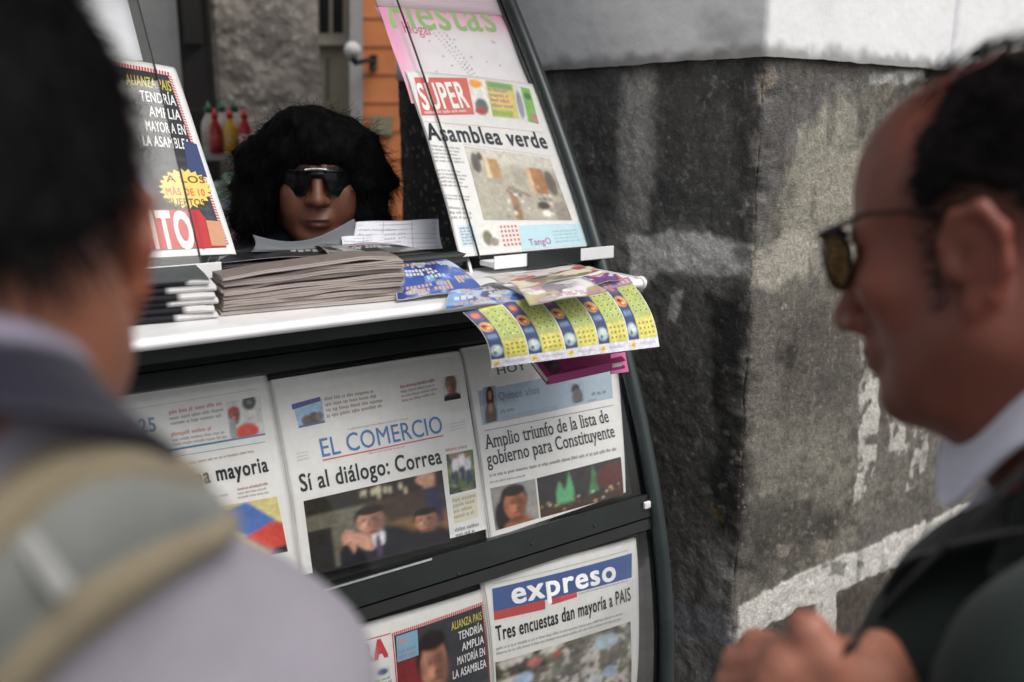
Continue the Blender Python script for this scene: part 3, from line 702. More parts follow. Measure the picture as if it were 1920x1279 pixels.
b = MB(); b.box((KX0, 1.9, .05), (KX1, 1.95, 1.40), .004); b.build('back_wall', M_dark, kiosk)

# ================================================================== DISPLAYED NEWSPAPERS
class Page:
    """a folded paper standing on the curved front; content is laid out in (x, arc length) measured on the page"""
    def __init__(s, name, label, cat, px, off, fold=3, wav=.0015, group=None, m=None, papercol=PAPER, clipz=None, edge=.003):
        s.off = off; s.m = m or M_print
        q = [uv_at(*p, off) for p in px]; s.q = q
        ph = random.random() * 9
        base = surf(off)
        umin, umax = min(p[0] for p in q), max(p[0] for p in q); vmin, vmax = min(p[1] for p in q), max(p[1] for p in q)
        def S(u, v, h):
            u = np.asarray(u, float); v = np.asarray(v, float)
            a = (u - umin) / (umax - umin); c_ = (v - vmin) / (vmax - vmin)
            bow = 1.5 * wav * (np.sin(a * 5 + ph) + .7 * np.sin(c_ * 7 + a * 3 + ph)) + .004 * (1 - c_) ** 2 * (np.abs(a - .5) * 2) ** 3
            return base(u, v, h - bow - .0045 * np.exp(-np.abs(v - vmin) / .010) - .0022 * np.exp(-(np.minimum(a, 1 - a) / .02) ** 2) * (.5 + .5 * np.sin(v * 40 + ph)))
        s.S = S
        bpt = S(np.array([(umin + umax) / 2]), np.array([vmax]), 0)[0]
        s.root = thing(name, bpt.tolist(), label, cat, group)
        n = 40
        t = np.linspace(0, 1, n); U, W = np.meshgrid(t, t)
        B = lambda q: ((1 - W) * (1 - U))[..., None] * q[0] + ((1 - W) * U)[..., None] * q[1] + (W * U)[..., None] * q[2] + (W * (1 - U))[..., None] * q[3]
        P = B(q); sheet('front_page', S(P[..., 0], P[..., 1], 0), s.m, s.root, papercol * .99, .0010)
        for k in range(1, fold):
            d_ = edge * k; qq = [q[0] + np.array([-d_ * random.uniform(.2, 1.3), d_ * random.uniform(-.6, .6)]), q[1] + np.array([d_ * random.uniform(-.3, .9), d_ * random.uniform(-.5, .6)]), q[2] + np.array([d_ * random.uniform(-.3, .9), -.001]), q[3] + np.array([-d_ * random.uniform(.2, 1.3), -.001])]
            P = B(qq); sheet('inner_page', S(P[..., 0], P[..., 1], -.0016 * k), s.m, s.root, papercol * (.93 - .05 * k), .0010)
        s.pr = Print(S)
    def w(s, p): return uv_at(p[0], p[1], s.off)
    def part(s, n): s.pr.part(n); return s
    def Q(s, px, c, lay=1): s.pr.quad([s.w(p) for p in px], wr(c) if not isinstance(c, np.ndarray) else c, lay); return s
    def box(s, tl, br, c, lay=1):
        a, b_ = s.w(tl), s.w(br); s.pr.quad([a, (b_[0], a[1]), b_, (a[0], b_[1])], wr(c), lay); return s
    def T(s, t, a, b, cap, c, bold=0, lay=3, shear=0, serif=False):
        A, B = s.w(a), s.w(b); top = s.w((a[0], a[1] - cap)); s.pr.text(t, A, B, A[1] - top[1], wr(c), bold, lay, shear, serif); return s
    def L(s, px, rows, c=(120, 120, 122), lay=1, fill=.5, rag=.12): s.pr.lines([s.w(p) for p in px], rows, wr(c), lay, fill, rag); return s
    def P(s, px, im, lay=1): im = soft(soft(im)); s.pr.pic([s.w(p) for p in px], grain(im, 40, .16, 3, 2) * 1.05, lay); return s
    def rule(s, a, b, th, c, lay=2):
        A, B = s.w(a), s.w(b); s.pr.quad([A, B, B + np.array([0, th]), A + np.array([0, th])], wr(c), lay); return s
    def done(s): s.pr.build(s.root, s.m); return s.root
LOW = .012
random.seed(21)
# --- el comercio
p = Page('newspaper', 'white newspaper headed EL COMERCIO behind the lower glass', 'newspaper', [(511, 704), (864, 653), (912, 988), (570, 1075)], LOW, 4)
p.part('teaser_strip')
im = canvas(40, 40, (150, 180, 205)); ell(im, .35, .75, .2, .25, (110, 96, 84)); ell(im, .62, .72, .2, .28, (96, 84, 76)); ell(im, .82, .7, .14, .22, (120, 110, 96)); rct(im, -.1, .9, 1.1, 1.1, (84, 108, 140)); grain(im, 9, .3)
p.P([(551, 757), (603, 742), (609, 787), (561, 797)], im)
p.part('teaser_bar').Q([(547, 752), (600, 738), (601, 746), (549, 762)], (72, 76, 140), 2)
p.part('teaser_text|a').L([(607, 738), (712, 722), (722, 760), (613, 780)], 4, (140, 118, 100), 1, .45)
p.part('teaser_text|b').L([(747, 718), (818, 704), (822, 736), (752, 752)], 4, (150, 132, 124), 1, .4)
p.L([(747, 717), (818, 703), (819, 711), (748, 726)], 1, (196, 110, 96), 2, .5)
im = canvas(30, 36, (205, 205, 200)); ell(im, .5, .98, .6, .28, (44, 46, 54)); face(im, .47, .42, .3, .36, (176, 128, 110), (110, 96, 90), -.2); grain(im, 8, .2)
p.part('teaser_strip').P([(827, 703), (860, 697), (864, 742), (832, 748)], im)
p.part('date_line').L([(650, 797), (770, 776), (770, 782), (651, 804)], 1, (150, 150, 150), 1, .35)
p.part('masthead').T('EL COMERCIO', (604, 852), (830, 806), 35, (70, 120, 176), .007)
p.rule((604, 857), (830, 811), .0022, (206, 88, 84)); p.L([(690, 842), (756, 830), (757, 836), (690, 849)], 1, (206, 120, 116), 1, .4)
p.L([(555, 842), (580, 838), (582, 856), (558, 862)], 3, (170, 170, 168), 1, .3); p.L([(842, 788), (872, 782), (874, 798), (844, 806)], 3, (160, 160, 160), 1, .3)
p.part('headline').T('Sí al diálogo: Correa', (565, 917), (828, 864), 33, (46, 48, 52), .022)
im = canvas(120, 96, (96, 92, 84))
rct(im, -.1, -.1, 1.1, .24, (46, 43, 36)); rct(im, -.1, .22, .42, 1.1, (104, 101, 88), .03); rct(im, -.05, .42, .16, 1.1, (44, 42, 40)); rct(im, .4, .2, 1.1, .55, (70, 56, 46), .05); 
for k in range(26):
    x = .36 + random.random() * .36; ell(im, x, .03 + random.random() * .17, .012, .05, (188, 180, 150) if k % 2 else (52, 48, 40), .5)
rct(im, .55, .55, 1.1, .8, (128, 94, 56), .05)
ell(im, .5, .93, .27, .36, (30, 32, 40)); ell(im, .47, .7, .05, .14, (220, 220, 222)); ell(im, .47, .86, .02, .2, (70, 60, 90)); face(im, .43, .46, .105, .16, (190, 140, 118), (40, 30, 26), -.3)
for k in range(4): ell(im, .235 + k * .022, .60 - .02 * (k in (1, 2)), .011, .075, (186, 136, 114), .3)
for k in range(4): ell(im, .345 + k * .022, .635, .011, .06, (172, 122, 102), .3, -.3)
ell(im, .27, .72, .05, .16, (196, 148, 126), .2, .1); ell(im, .37, .72, .05, .14, (196, 148, 126), .2, -.35); ell(im, .24, .9, .05, .2, (40, 40, 48))
rct(im, .84, -.1, .93, .2, (188, 140, 120), .02); ell(im, .86, .06, .07, .09, (192, 146, 124)); rct(im, .85, .2, .97, .7, (46, 50, 76), .03)
ell(im, .83, .97, .2, .26, (34, 34, 40)); face(im, .83, .63, .09, .135, (188, 138, 112), (34, 26, 22), -.4)
rct(im, -.1, .96, 1.1, 1.1, (40, 40, 44)); grain(im, 14, .28, 1); grain(im, 60, .2, 2, 2)
p.part('front_photograph').P([(569, 935), (828, 877), (842, 1012), (588, 1076)], im)
p.part('side_column').L([(834, 837), (878, 828), (879, 835), (835, 844)], 1, (196, 110, 90), 1, .6)
im = canvas(36, 50, (92, 112, 74)); speck(im, 5, [(150, 140, 110), (60, 70, 60)], .5, 3); 
for x, y, c in ((.3, .3, (226, 226, 230)), (.55, .22, (230, 228, 226)), (.75, .34, (210, 206, 210))): ell(im, x, y, .13, .2, c); ell(im, x, y - .22, .07, .07, (150, 110, 90)); ell(im, x, y + .32, .08, .2, (60, 70, 100))
grain(im, 12, .3); p.P([(836, 848), (887, 838), (892, 912), (842, 924)], im)
p.L([(846, 930), (890, 920), (892, 960), (850, 972)], 4, (140, 136, 120), 1, .5); p.Q([(846, 928), (892, 918), (895, 966), (850, 978)], (214, 208, 180), 0); p.L([(850, 986), (898, 974), (899, 994), (853, 1006)], 2, (90, 100, 130), 1, .5)
p.rule((838, 924), (842, 1012), .0004, (150, 150, 150)); p.done()
# --- el universo-like left paper (masthead hidden)
p = Page('newspaper', 'white newspaper headed gana mayoría at the left end of the lower row', 'newspaper', [(180, 738), (497, 692), (562, 1080), (262, 1150)], LOW, 3)
p.part('teaser_strip').rule((225, 765), (480, 722), .0008, (170, 176, 180))
p.part('emblem').T('25', (262, 806), (292, 802), 26, (96, 146, 160), .03); p.L([(262, 822), (296, 816), (297, 822), (263, 829)], 1, (110, 150, 170), 1, .5)
p.part('teaser_text|a').L([(315, 764), (424, 744), (425, 753), (316, 773)], 1, (206, 92, 86), 1, .62); p.L([(316, 775), (420, 756), (424, 776), (320, 794)], 2, (140, 140, 142), 1, .45)
p.part('teaser_text|b').L([(320, 805), (402, 792), (403, 800), (321, 814)], 1, (206, 92, 86), 1, .62); p.L([(321, 816), (430, 798), (434, 816), (325, 832)], 2, (140, 140, 142), 1, .45)
im = canvas(50, 50, (206, 206, 202)); face(im, .2, .40, .15, .2, (180, 122, 104), (120, 60, 56), .4); ell(im, .18, .24, .15, .08, (176, 60, 58)); ell(im, .68, .62, .3, .14, (196, 196, 192), .2, -.4); ell(im, .5, .88, .34, .22, (206, 74, 70)); ell(im, .12, .75, .1, .3, (150, 150, 150)); ell(im, .66, .12, .2, .2, (64, 68, 70)); ell(im, .66, .12, .07, .06, (120, 124, 126)); grain(im, 9, .2)
p.part('teaser_strip').P([(424, 748), (488, 735), (497, 805), (432, 818)], im)
p.part('rules').rule((250, 848), (497, 806), .003, (70, 136, 166)); p.rule((255, 862), (497, 822), .0008, (70, 136, 166)); p.L([(262, 876), (488, 834), (489, 842), (263, 884)], 1, (150, 120, 112), 1, .45)
p.part('headline').T('Gobierno gana mayoria', (196, 937), (503, 878), 31, (48, 50, 54), .036).T('en todo el país, según dé', (196, 964), (372, 928), 26, (84, 86, 90), .006)
p.part('front_text').L([(372, 928), (432, 917), (433, 926), (373, 936)], 1, (160, 160, 160), 1, .45).L([(444, 910), (504, 898), (506, 922), (446, 932)], 3, (150, 130, 128), 1, .42).L([(446, 909), (504, 897), (505, 904), (447, 916)], 1, (206, 110, 104), 2, .5)
im = canvas(90, 60, (205, 190, 130)); pol(im, [(.55, .1), (.75, 0), (1, .5), (.8, .75), (.55, .35)], (86, 114, 176)); pol(im, [(.68, .62), (.92, .42), (1.05, .5), (1.1, 1.1), (.9, 1.0)], (196, 78, 66)); pol(im, [(.0, .2), (.4, .1), (.6, .6), (.3, 1), (0, 1)], (150, 140, 128)); pol(im, [(.9, .9), (1.1, .85), (1.1, 1.1), (.8, 1.1)], (52, 48, 54)); grain(im, 8, .18)
p.part('front_photograph').P([(280, 968), (518, 926), (540, 1030), (300, 1076)], im)
p.rule((508, 822), (513, 890), .0004, (140, 140, 144)); p.done()
# --- Amplio triunfo
p = Page('newspaper', 'white newspaper headed Amplio triunfo beside the green kiosk frame', 'newspaper', [(868, 646), (1152, 602), (1172, 920), (922, 1006)], LOW, 3, .0012)
p.part('teaser_strip').Q([(896, 728), (1145, 680), (1150, 742), (904, 793)], (158, 178, 194), 0)
im = canvas(26, 50, (140, 160, 176)); ell(im, .5, .3, .3, .32, (60, 36, 30)); ell(im, .5, .25, .14, .13, (176, 120, 100)); ell(im, .5, .8, .42, .4, (86, 64, 52)); ell(im, .5, .6, .16, .14, (170, 120, 96)); grain(im, 10, .3)
p.P([(905, 722), (928, 718), (934, 784), (908, 790)], im, 2)
p.T('Quince años', (935, 746), (1010, 733), 15, (112, 132, 152), 0, 3, 0, True); p.L([(938, 764), (962, 760), (963, 766), (938, 771)], 1, (58, 62, 70), 2, .7); p.L([(938, 776), (1056, 752), (1057, 764), (939, 788)], 2, (130, 148, 164), 2, .35)
im = canvas(24, 36, (150, 168, 182)); ell(im, .4, .3, .3, .25, (70, 58, 60)); ell(im, .5, .7, .4, .4, (104, 96, 98)); grain(im, 8, .4); p.P([(1066, 716), (1092, 711), (1095, 748), (1070, 754)], im, 2)
p.part('teaser_text|c').L([(1108, 732), (1138, 726), (1139, 733), (1109, 739)], 1, (66, 68, 78), 2, .7); p.L([(1100, 746), (1118, 742), (1118, 746), (1101, 750)], 1, (90, 96, 106), 2, .5)
p.part('masthead').T('HOY', (932, 698), (986, 688), 15, (58, 60, 64), .02, 3, 0, True)
p.part('headline').rule((908, 803), (1150, 755), .0011, (96, 98, 102))
p.T('Amplio triunfo de la lista de', (911, 838), (1142, 787), 27, (52, 54, 58), .010, 3, 0, True)
p.T('gobierno para Constituyente', (915, 870), (1153, 815), 27, (52, 54, 58), .010, 3, 0, True)
p.L([(918, 884), (1158, 833), (1159, 842), (919, 893)], 1, (104, 104, 106), 1, .5)
p.L([(919, 898), (990, 884), (990, 890), (920, 904)], 1, (120, 120, 122), 1, .45)
im = canvas(50, 54, (150, 148, 146)); ell(im, .2, .75, .18, .4, (40, 32, 32)); ell(im, .55, 1.05, .36, .22, (150, 100, 66)); face(im, .5, .5, .27, .38, (186, 116, 86), (42, 32, 32), .4); grain(im, 9, .25)
p.part('front_photograph').P([(920, 912), (1003, 894), (1010, 968), (930, 992)], im)
im = canvas(90, 54, (56, 54, 54)); pol(im, [(.2, .95), (.2, .45), (.24, .2), (.3, .5), (.36, .05), (.4, .5), (.4, .9)], (96, 168, 122)); pol(im, [(.57, .75), (.62, .3), (.64, .0), (.68, .3), (.7, .7)], (70, 128, 84)); ell(im, .86, .4, .2, .28, (92, 48, 46), .3); rct(im, -.1, .8, 1.1, 1.1, (72, 54, 46), .06)
for k in range(22): ell(im, random.random(), .65 + random.random() * .35, .014, .03, random.choice([(190, 150, 90), (140, 70, 60), (200, 190, 180)]), .5)
grain(im, 12, .3); p.P([(1006, 893), (1163, 853), (1168, 924), (1013, 968)], im); p.done()
# --- expreso
p = Page('newspaper', 'white newspaper headed expreso in the lowest display row', 'newspaper', [(910, 1076), (1196, 1008), (1190, 1318), (932, 1420)], LOW - .004, 3, .0012)
p.part('masthead').Q([(925, 1103), (1186, 1036), (1186, 1082), (927, 1146)], (66, 92, 152), 1)
p.Q([(927, 1146), (1020, 1123), (1021, 1140), (928, 1162)], (194, 66, 66), 2).Q([(1031, 1120), (1079, 1108), (1080, 1117), (1032, 1132)], (194, 66, 66), 2)
p.T('expreso', (962, 1131), (1154, 1085), 42, (240, 240, 240), .03, 4)
p.L([(1082, 1109), (1186, 1083), (1186, 1089), (1083, 1114)], 1, (120, 140, 180), 1, .35); p.L([(925, 1092), (1186, 1026), (1186, 1031), (925, 1097)], 1, (150, 150, 152), 1, .3)
p.part('headline').T('Tres encuestas dan mayoría a PAIS', (932, 1201), (1184, 1125), 28, (48, 48, 52), .026)
p.part('front_text').L([(931, 1212), (1184, 1142), (1185, 1158), (932, 1230)], 2, (146, 146, 146), 1, .4)
im = canvas(130, 90, (124, 122, 104)); speck(im, 9, [(90, 98, 66), (166, 156, 140), (78, 72, 62), (190, 184, 176), (104, 96, 80)], .52, 4); speck(im, 18, [(60, 58, 50), (200, 196, 186)], .58, 9); ell(im, .18, .28, .07, .08, (170, 190, 216)); ell(im, .8, .14, .1, .08, (176, 196, 210)); ell(im, .26, .12, .05, .05, (190, 110, 112)); ell(im, .42, .1, .03, .03, (186, 60, 70)); ell(im, .7, .55, .06, .08, (200, 206, 204)); ell(im, .82, .5, .06, .07, (150, 170, 190)); grain(im, 30, .4)
p.part('front_photograph').P([(930, 1242), (1183, 1165), (1181, 1320), (935, 1405)], im); p.done()
# --- extra, low row
def tabloid(p, X, hi):
    """red hatched cover with portrait, shared by the two copies on show; X maps cover space 0..1 to pixels"""
    W = lambda a, b: X(a, b)
    B = lambda a, b, c, d: [W(a, b), W(c, b), W(c, d), W(a, d)]
    p.part('cover_photograph')
    for k in range(46): u = k / 46; p.Q([W(u, .0), W(u + .013, .0), W(u + .006, .022), W(u - .007, .022)], (206, 62, 66), 2)
    for k in range(60): v = .02 + k / 62; p.Q([W(.975, v), W(1, v + .005), W(1, v + .012), W(.975, v + .007)], (206, 62, 66), 2)
    im = canvas(90, 110, (58, 60, 64))
    rct(im, -.1, .12, .36, 1.1, (126, 44, 46), .04); ell(im, .3, .98, .3, .52, (112, 142, 172), .1); ell(im, .34, .9, .05, .3, (188, 200, 214)); face(im, .39, .27, .155, .18, (190, 134, 110), (38, 30, 28), .3); face(im, .57, .86, .11, .12, (176, 122, 100), (36, 30, 28), .2); rct(im, .7, .55, .97, 1.1, (70, 72, 78), .03)
    for k in range(9): rct(im, .66, .5 + k * .055, .98, .512 + k * .055, (92, 94, 98), .004)
    grain(im, 12, .2); p.P(B(.0, .022, .975, 1), im, 1)
    p.part('cover_title')
    for i, (t, c) in enumerate((('ALIANZA PAIS', (206, 190, 60)), ('TENDRÍA', (226, 226, 226)), ('AMPLIA', (226, 226, 226)), ('MAYORÍA EN', (226, 226, 226)), ('LA ASAMBLEA', (226, 226, 226)))):
        v = .115 + i * .082; x0 = (.62, .69, .72, .66, .60)[i]
        A, B_ = W(x0, v), W(.96, v); cap = abs(W(x0, v - .055)[1] - A[1]); p.T(t, A, B_, cap, c, .018, 4, .12)
    return W, B
p = Page('tabloid', 'tabloid with a large red letter A and a portrait left of expreso', 'tabloid', [(560, 1204), (906, 1104), (930, 1400), (600, 1520)], LOW, 3)
def lerp4(q):
    q = [np.array(a, float) for a in q]
    return lambda u, v: tuple((1 - v) * ((1 - u) * q[0] + u * q[1]) + v * ((1 - u) * q[3] + u * q[2]))
W, B = tabloid(p, lerp4([(736, 1182), (909, 1126), (935, 1400), (752, 1470)]), False)
p.part('corner_box').Q(B(.02, .03, .25, .2), (120, 168, 196), 3).L(B(.04, .05, .2, .1), 1, (190, 90, 90), 4, .7).L(B(.04, .12, .23, .19), 2, (70, 90, 130), 4, .5)
p.part('masthead').T('EXTRA', (600, 1267), (724, 1226), 36, (196, 44, 58), .07, 3)
p.part('side_column').L([(690, 1252), (728, 1242), (729, 1250), (691, 1260)], 1, (110, 150, 190), 1, .6)
im = canvas(24, 20, (206, 206, 204)); ell(im, .6, .5, .3, .3, (80, 96, 130)); p.P([(694, 1252), (728, 1243), (730, 1262), (696, 1272)], im); p.L([(690, 1275), (732, 1262), (736, 1300), (694, 1312)], 5, (120, 120, 120), 1, .5)
p.Q([(684, 1196), (730, 1183), (730, 1185), (684, 1198)], (196, 60, 66), 2); p.Q([(732, 1184), (734, 1183), (752, 1460), (750, 1461)], (206, 70, 74), 2); p.done()
# --- Super on the upper display and the magazine behind it
UP = .004
p = Page('magazine', 'pink Fiestas magazine standing behind the Súper newspaper', 'magazine', [(706, 0), (930, -5), (985, 190), (790, 190)], UP + .012, 2, .0006, None, M_gloss, np.array([.62, .5, .55]))
x0, x1 = p.q[0][0] + .001, p.q[1][0] - .001; vb = p.q[2][1]; vt = p.q[0][1] - .0
# extend the sheet upward beyond the frame
p.root['category'] = 'magazine'
ext = surf(UP + .012); 
im = canvas(90, 150, (222, 150, 182)); rct(im, -.1, -.1, 1.1, .36, (222, 120, 160), .2); rct(im, .12, .5, 1.1, 1.1, (226, 222, 226), .14); ell(im, .62, .98, .5, .3, (228, 224, 226), .5); rct(im, -.1, .92, 1.1, 1.1, (206, 130, 140), .06)
ell(im, .62, .93, .09, .045, (150, 62, 66)); ell(im, .56, .955, .08, .03, (140, 54, 60)); ell(im, .74, .955, .12, .02, (190, 90, 96))
for k in range(14): ell(im, .25 + random.random() * .6, .55 + random.random() * .35, .008, .005, (196, 110, 130), .4)
for k in range(3): pol(im, [(.34 + k * .05, .55), (.345 + k * .05, .55), (.58 + k * .02, .9), (.575 + k * .02, .9)], (150, 140, 146))
grain(im, 5, .06)
p.part('cover_photograph'); vt2 = vt - .17
p.pr.pic([(x0, vt2), (x1, vt2), (x1, vb), (x0, vb)], im * 1.05, 1)
U, V = np.meshgrid(np.linspace(x0 - .001, x1 + .001, 8), np.linspace(vt2 - .001, vt + .002, 10)); sheet('cover_top', ext(U, V, .0001), M_gloss, p.root, np.array([.62, .5, .55]), .001)
p.part('cover_title').T('Fiestas', (735, 43), (932, 52), 62, (150, 190, 112), .012, 3).T('Hogar', (757, 52), (812, 58), 20, (206, 60, 96), .0, 3, 0, True).done()
p = Page('newspaper', 'white Súper newspaper headed Asamblea verde on the upper right display', 'newspaper', [(762, 124), (1006, 156), (1112, 459), (866, 479)], UP, 3, .0008, edge=.0015)
p.part('masthead').Q([(778, 140), (875, 144), (889, 213), (792, 213)], (214, 96, 90), 1)
p.T('SÚPER', (796, 202), (880, 199), 48, (240, 236, 228), .03, 3); p.L([(796, 205), (882, 203), (884, 209), (798, 211)], 1, (240, 200, 190), 3, .7)
p.part('teaser_strip')
im = canvas(30, 50, (222, 222, 214)); ell(im, .4, .12, .38, .12, (232, 160, 60)); ell(im, .5, .75, .4, .22, (96, 110, 104)); ell(im, .4, .88, .4, .1, (170, 80, 76)); grain(im, 8, .3); p.P([(876, 146), (908, 149), (920, 217), (892, 214)], im)
im = canvas(50, 50, (204, 196, 120)); rct(im, .1, .3, .9, .7, (226, 190, 120), .02); rct(im, .05, .02, .95, .2, (120, 160, 110), .03); rct(im, .0, .82, .8, .98, (150, 170, 90), .03); grain(im, 5, .1); p.P([(908, 149), (960, 157), (972, 222), (923, 217)], im)
p.L([(914, 162), (956, 168), (962, 205), (922, 201)], 4, (150, 96, 60), 3, .45)
im = canvas(40, 50, (212, 214, 206)); ell(im, .2, .55, .16, .4, (140, 140, 160)); rct(im, .45, -.1, 1.1, 1.1, (124, 172, 92), .04); ell(im, .75, .25, .2, .1, (60, 120, 70)); ell(im, .85, .85, .2, .14, (180, 130, 130)); grain(im, 8, .2); p.P([(960, 158), (992, 165), (1010, 231), (973, 224)], im)
p.rule((796, 224), (1016, 247), .0007, (206, 130, 124))
p.part('headline').T('Asamblea verde', (805, 259), (1027, 277), 31, (48, 55, 60), .030)
p.part('front_text'); p.rule((868, 268), (1032, 292), .0005, (190, 130, 126)); p.rule((868, 268), (905, 408), .0003, (190, 130, 126))
p.L([(808, 267), (866, 274), (874, 306), (817, 302)], 5, (140, 140, 138), 1, .4, .3); p.L([(819, 312), (874, 318), (885, 352), (828, 348)], 5, (140, 140, 138), 1, .4, .3); p.L([(832, 360), (880, 364), (884, 376), (836, 372)], 2, (140, 140, 138), 1, .4, .3); p.L([(840, 382), (886, 386), (894, 410), (848, 410)], 3, (140, 140, 138), 1, .4, .3)
im = canvas(110, 90, (172, 166, 152)); rct(im, -.1, -.1, 1.1, .22, (200, 196, 184), .08); rct(im, .17, .14, .33, .42, (176, 138, 98), .012); rct(im, .17, .14, .22, .42, (214, 196, 160), .01); rct(im, .66, .2, .84, .6, (168, 122, 84), .012); rct(im, .64, .2, .69, .6, (206, 178, 140), .01); ell(im, .08, .22, .05, .14, (96, 90, 84)); ell(im, .14, .12, .03, .06, (80, 76, 72)); ell(im, .9, .42, .06, .2, (108, 100, 92)); rct(im, .36, .6, .44, 1.0, (150, 118, 84), .01); pol(im, [(.36, .5), (.6, .62), (.6, .66), (.36, .56)], (140, 126, 110))
for k in range(34): ell(im, .2 + random.random() * .7, .45 + random.random() * .5, .03 * random.random() + .008, .02, random.choice([(214, 210, 198), (120, 116, 108), (142, 136, 124)]), .4, random.random() * 3)
ell(im, .72, .78, .07, .06, (80, 78, 76)); ell(im, .72, .9, .05, .05, (224, 222, 214)); ell(im, .92, .9, .1, .2, (150, 144, 134)); grain(im, 16, .25)
p.part('front_photograph').P([(870, 272), (1030, 296), (1072, 412), (908, 410)], im, 2)
p.part('advert_strip').Q([(972, 421), (1086, 418), (1098, 458), (978, 467)], (178, 214, 224), 1).T('TangO', (993, 459), (1033, 456), 12, (176, 110, 160), .02, 3)
p.L([(1034, 430), (1080, 427), (1088, 452), (1040, 456)], 4, (130, 170, 190), 2, .4); p.Q([(858, 420), (888, 419), (898, 458), (868, 461)], (196, 214, 220), 1); p.L([(861, 423), (884, 422), (893, 456), (870, 458)], 6, (96, 126, 150), 3, .5)
im = canvas(30, 30, (222, 222, 214)); ell(im, .4, .6, .25, .35, (120, 120, 100)); ell(im, .7, .8, .25, .2, (150, 140, 126)); grain(im, 8, .3); p.P([(896, 420), (930, 419), (940, 458), (904, 461)], im)
for i in range(5):
    for j in range(5): 
        X = lerp4([(936, 420), (970, 419), (980, 460), (945, 463)]); p.Q([X(i * .2 + .02, j * .2 + .02), X(i * .2 + .13, j * .2 + .02), X(i * .2 + .13, j * .2 + .13), X(i * .2 + .02, j * .2 + .13)], (206, 120, 110), 2)
p.done()
# --- tabloid in the upper left display, white sheets above it
p = Page('tabloid', 'tabloid with a yellow starburst in the upper left display behind the man', 'tabloid', [(40, 76), (326, 124), (443, 474), (170, 486)], UP, 3, .0008, edge=.002)
W, B = tabloid(p, lerp4([(70, 88), (318, 134), (430, 462), (186, 474)]), True)
p.part('starburst'); c_ = p.w((347, 352)); pts = []
for k in range(44): r_ = (.036 if k % 2 else .030); pts.append((c_[0] + r_ * 1.15 * math.cos(k * math.pi / 22), c_[1] + r_ * math.sin(k * math.pi / 22)))
n = len(pts); p.pr.put([tuple(c_)] + pts[::-1], [(0, 1 + i, 1 + (i + 1) % n) for i in range(n)], wr((240, 206, 96)), 6)
for t, y, c, b_ in (('A LOS', 340, (120, 90, 40), .02), ('MÁS DE 10', 364, (220, 110, 70), .04), ('MUERTOS', 383, (120, 100, 40), .02)): p.T(t, (312, y), (384, y + 2), 13, c, b_, 7)
p.part('big_title'); p.T('BENITO', (200, 462), (366, 464), 70, (224, 222, 216), .05, 6); p.Q([(190, 392), (372, 392), (424, 462), (196, 470)], (196, 50, 54), 3); p.Q([(385, 412), (412, 414), (424, 460), (396, 460)], (206, 150, 110), 7); p.T("'1", (368, 462), (382, 462), 66, (196, 44, 52), .06, 7)
p.Q([(343, 262), (368, 268), (388, 330), (352, 322)], (62, 74, 116), 5); p.done()
for (qs, lb, c) in (([(60, -40), (232, -30), (270, 104), (130, 92)], 'plain white sheet standing above the starburst tabloid', (232, 234, 238)), ([(0, -90), (182, -60), (240, 44), (60, 30)], 'plain white sheet at the very top of the left display', (236, 238, 242))):
    q = [uv_at(*a, UP + .012 + .004 * (c[0] > 234)) for a in qs]; off = UP + .012 + .004 * (c[0] > 234)
    U, V = np.meshgrid(np.linspace(q[0][0], q[1][0], 8), np.linspace(min(q[0][1], q[1][1]), q[2][1], 8)); 
    o = sheet('display_sheet', surf(off)(U, V, 0), M_gloss, None, lin(c) , .004); tag(o, lb, 'paper')

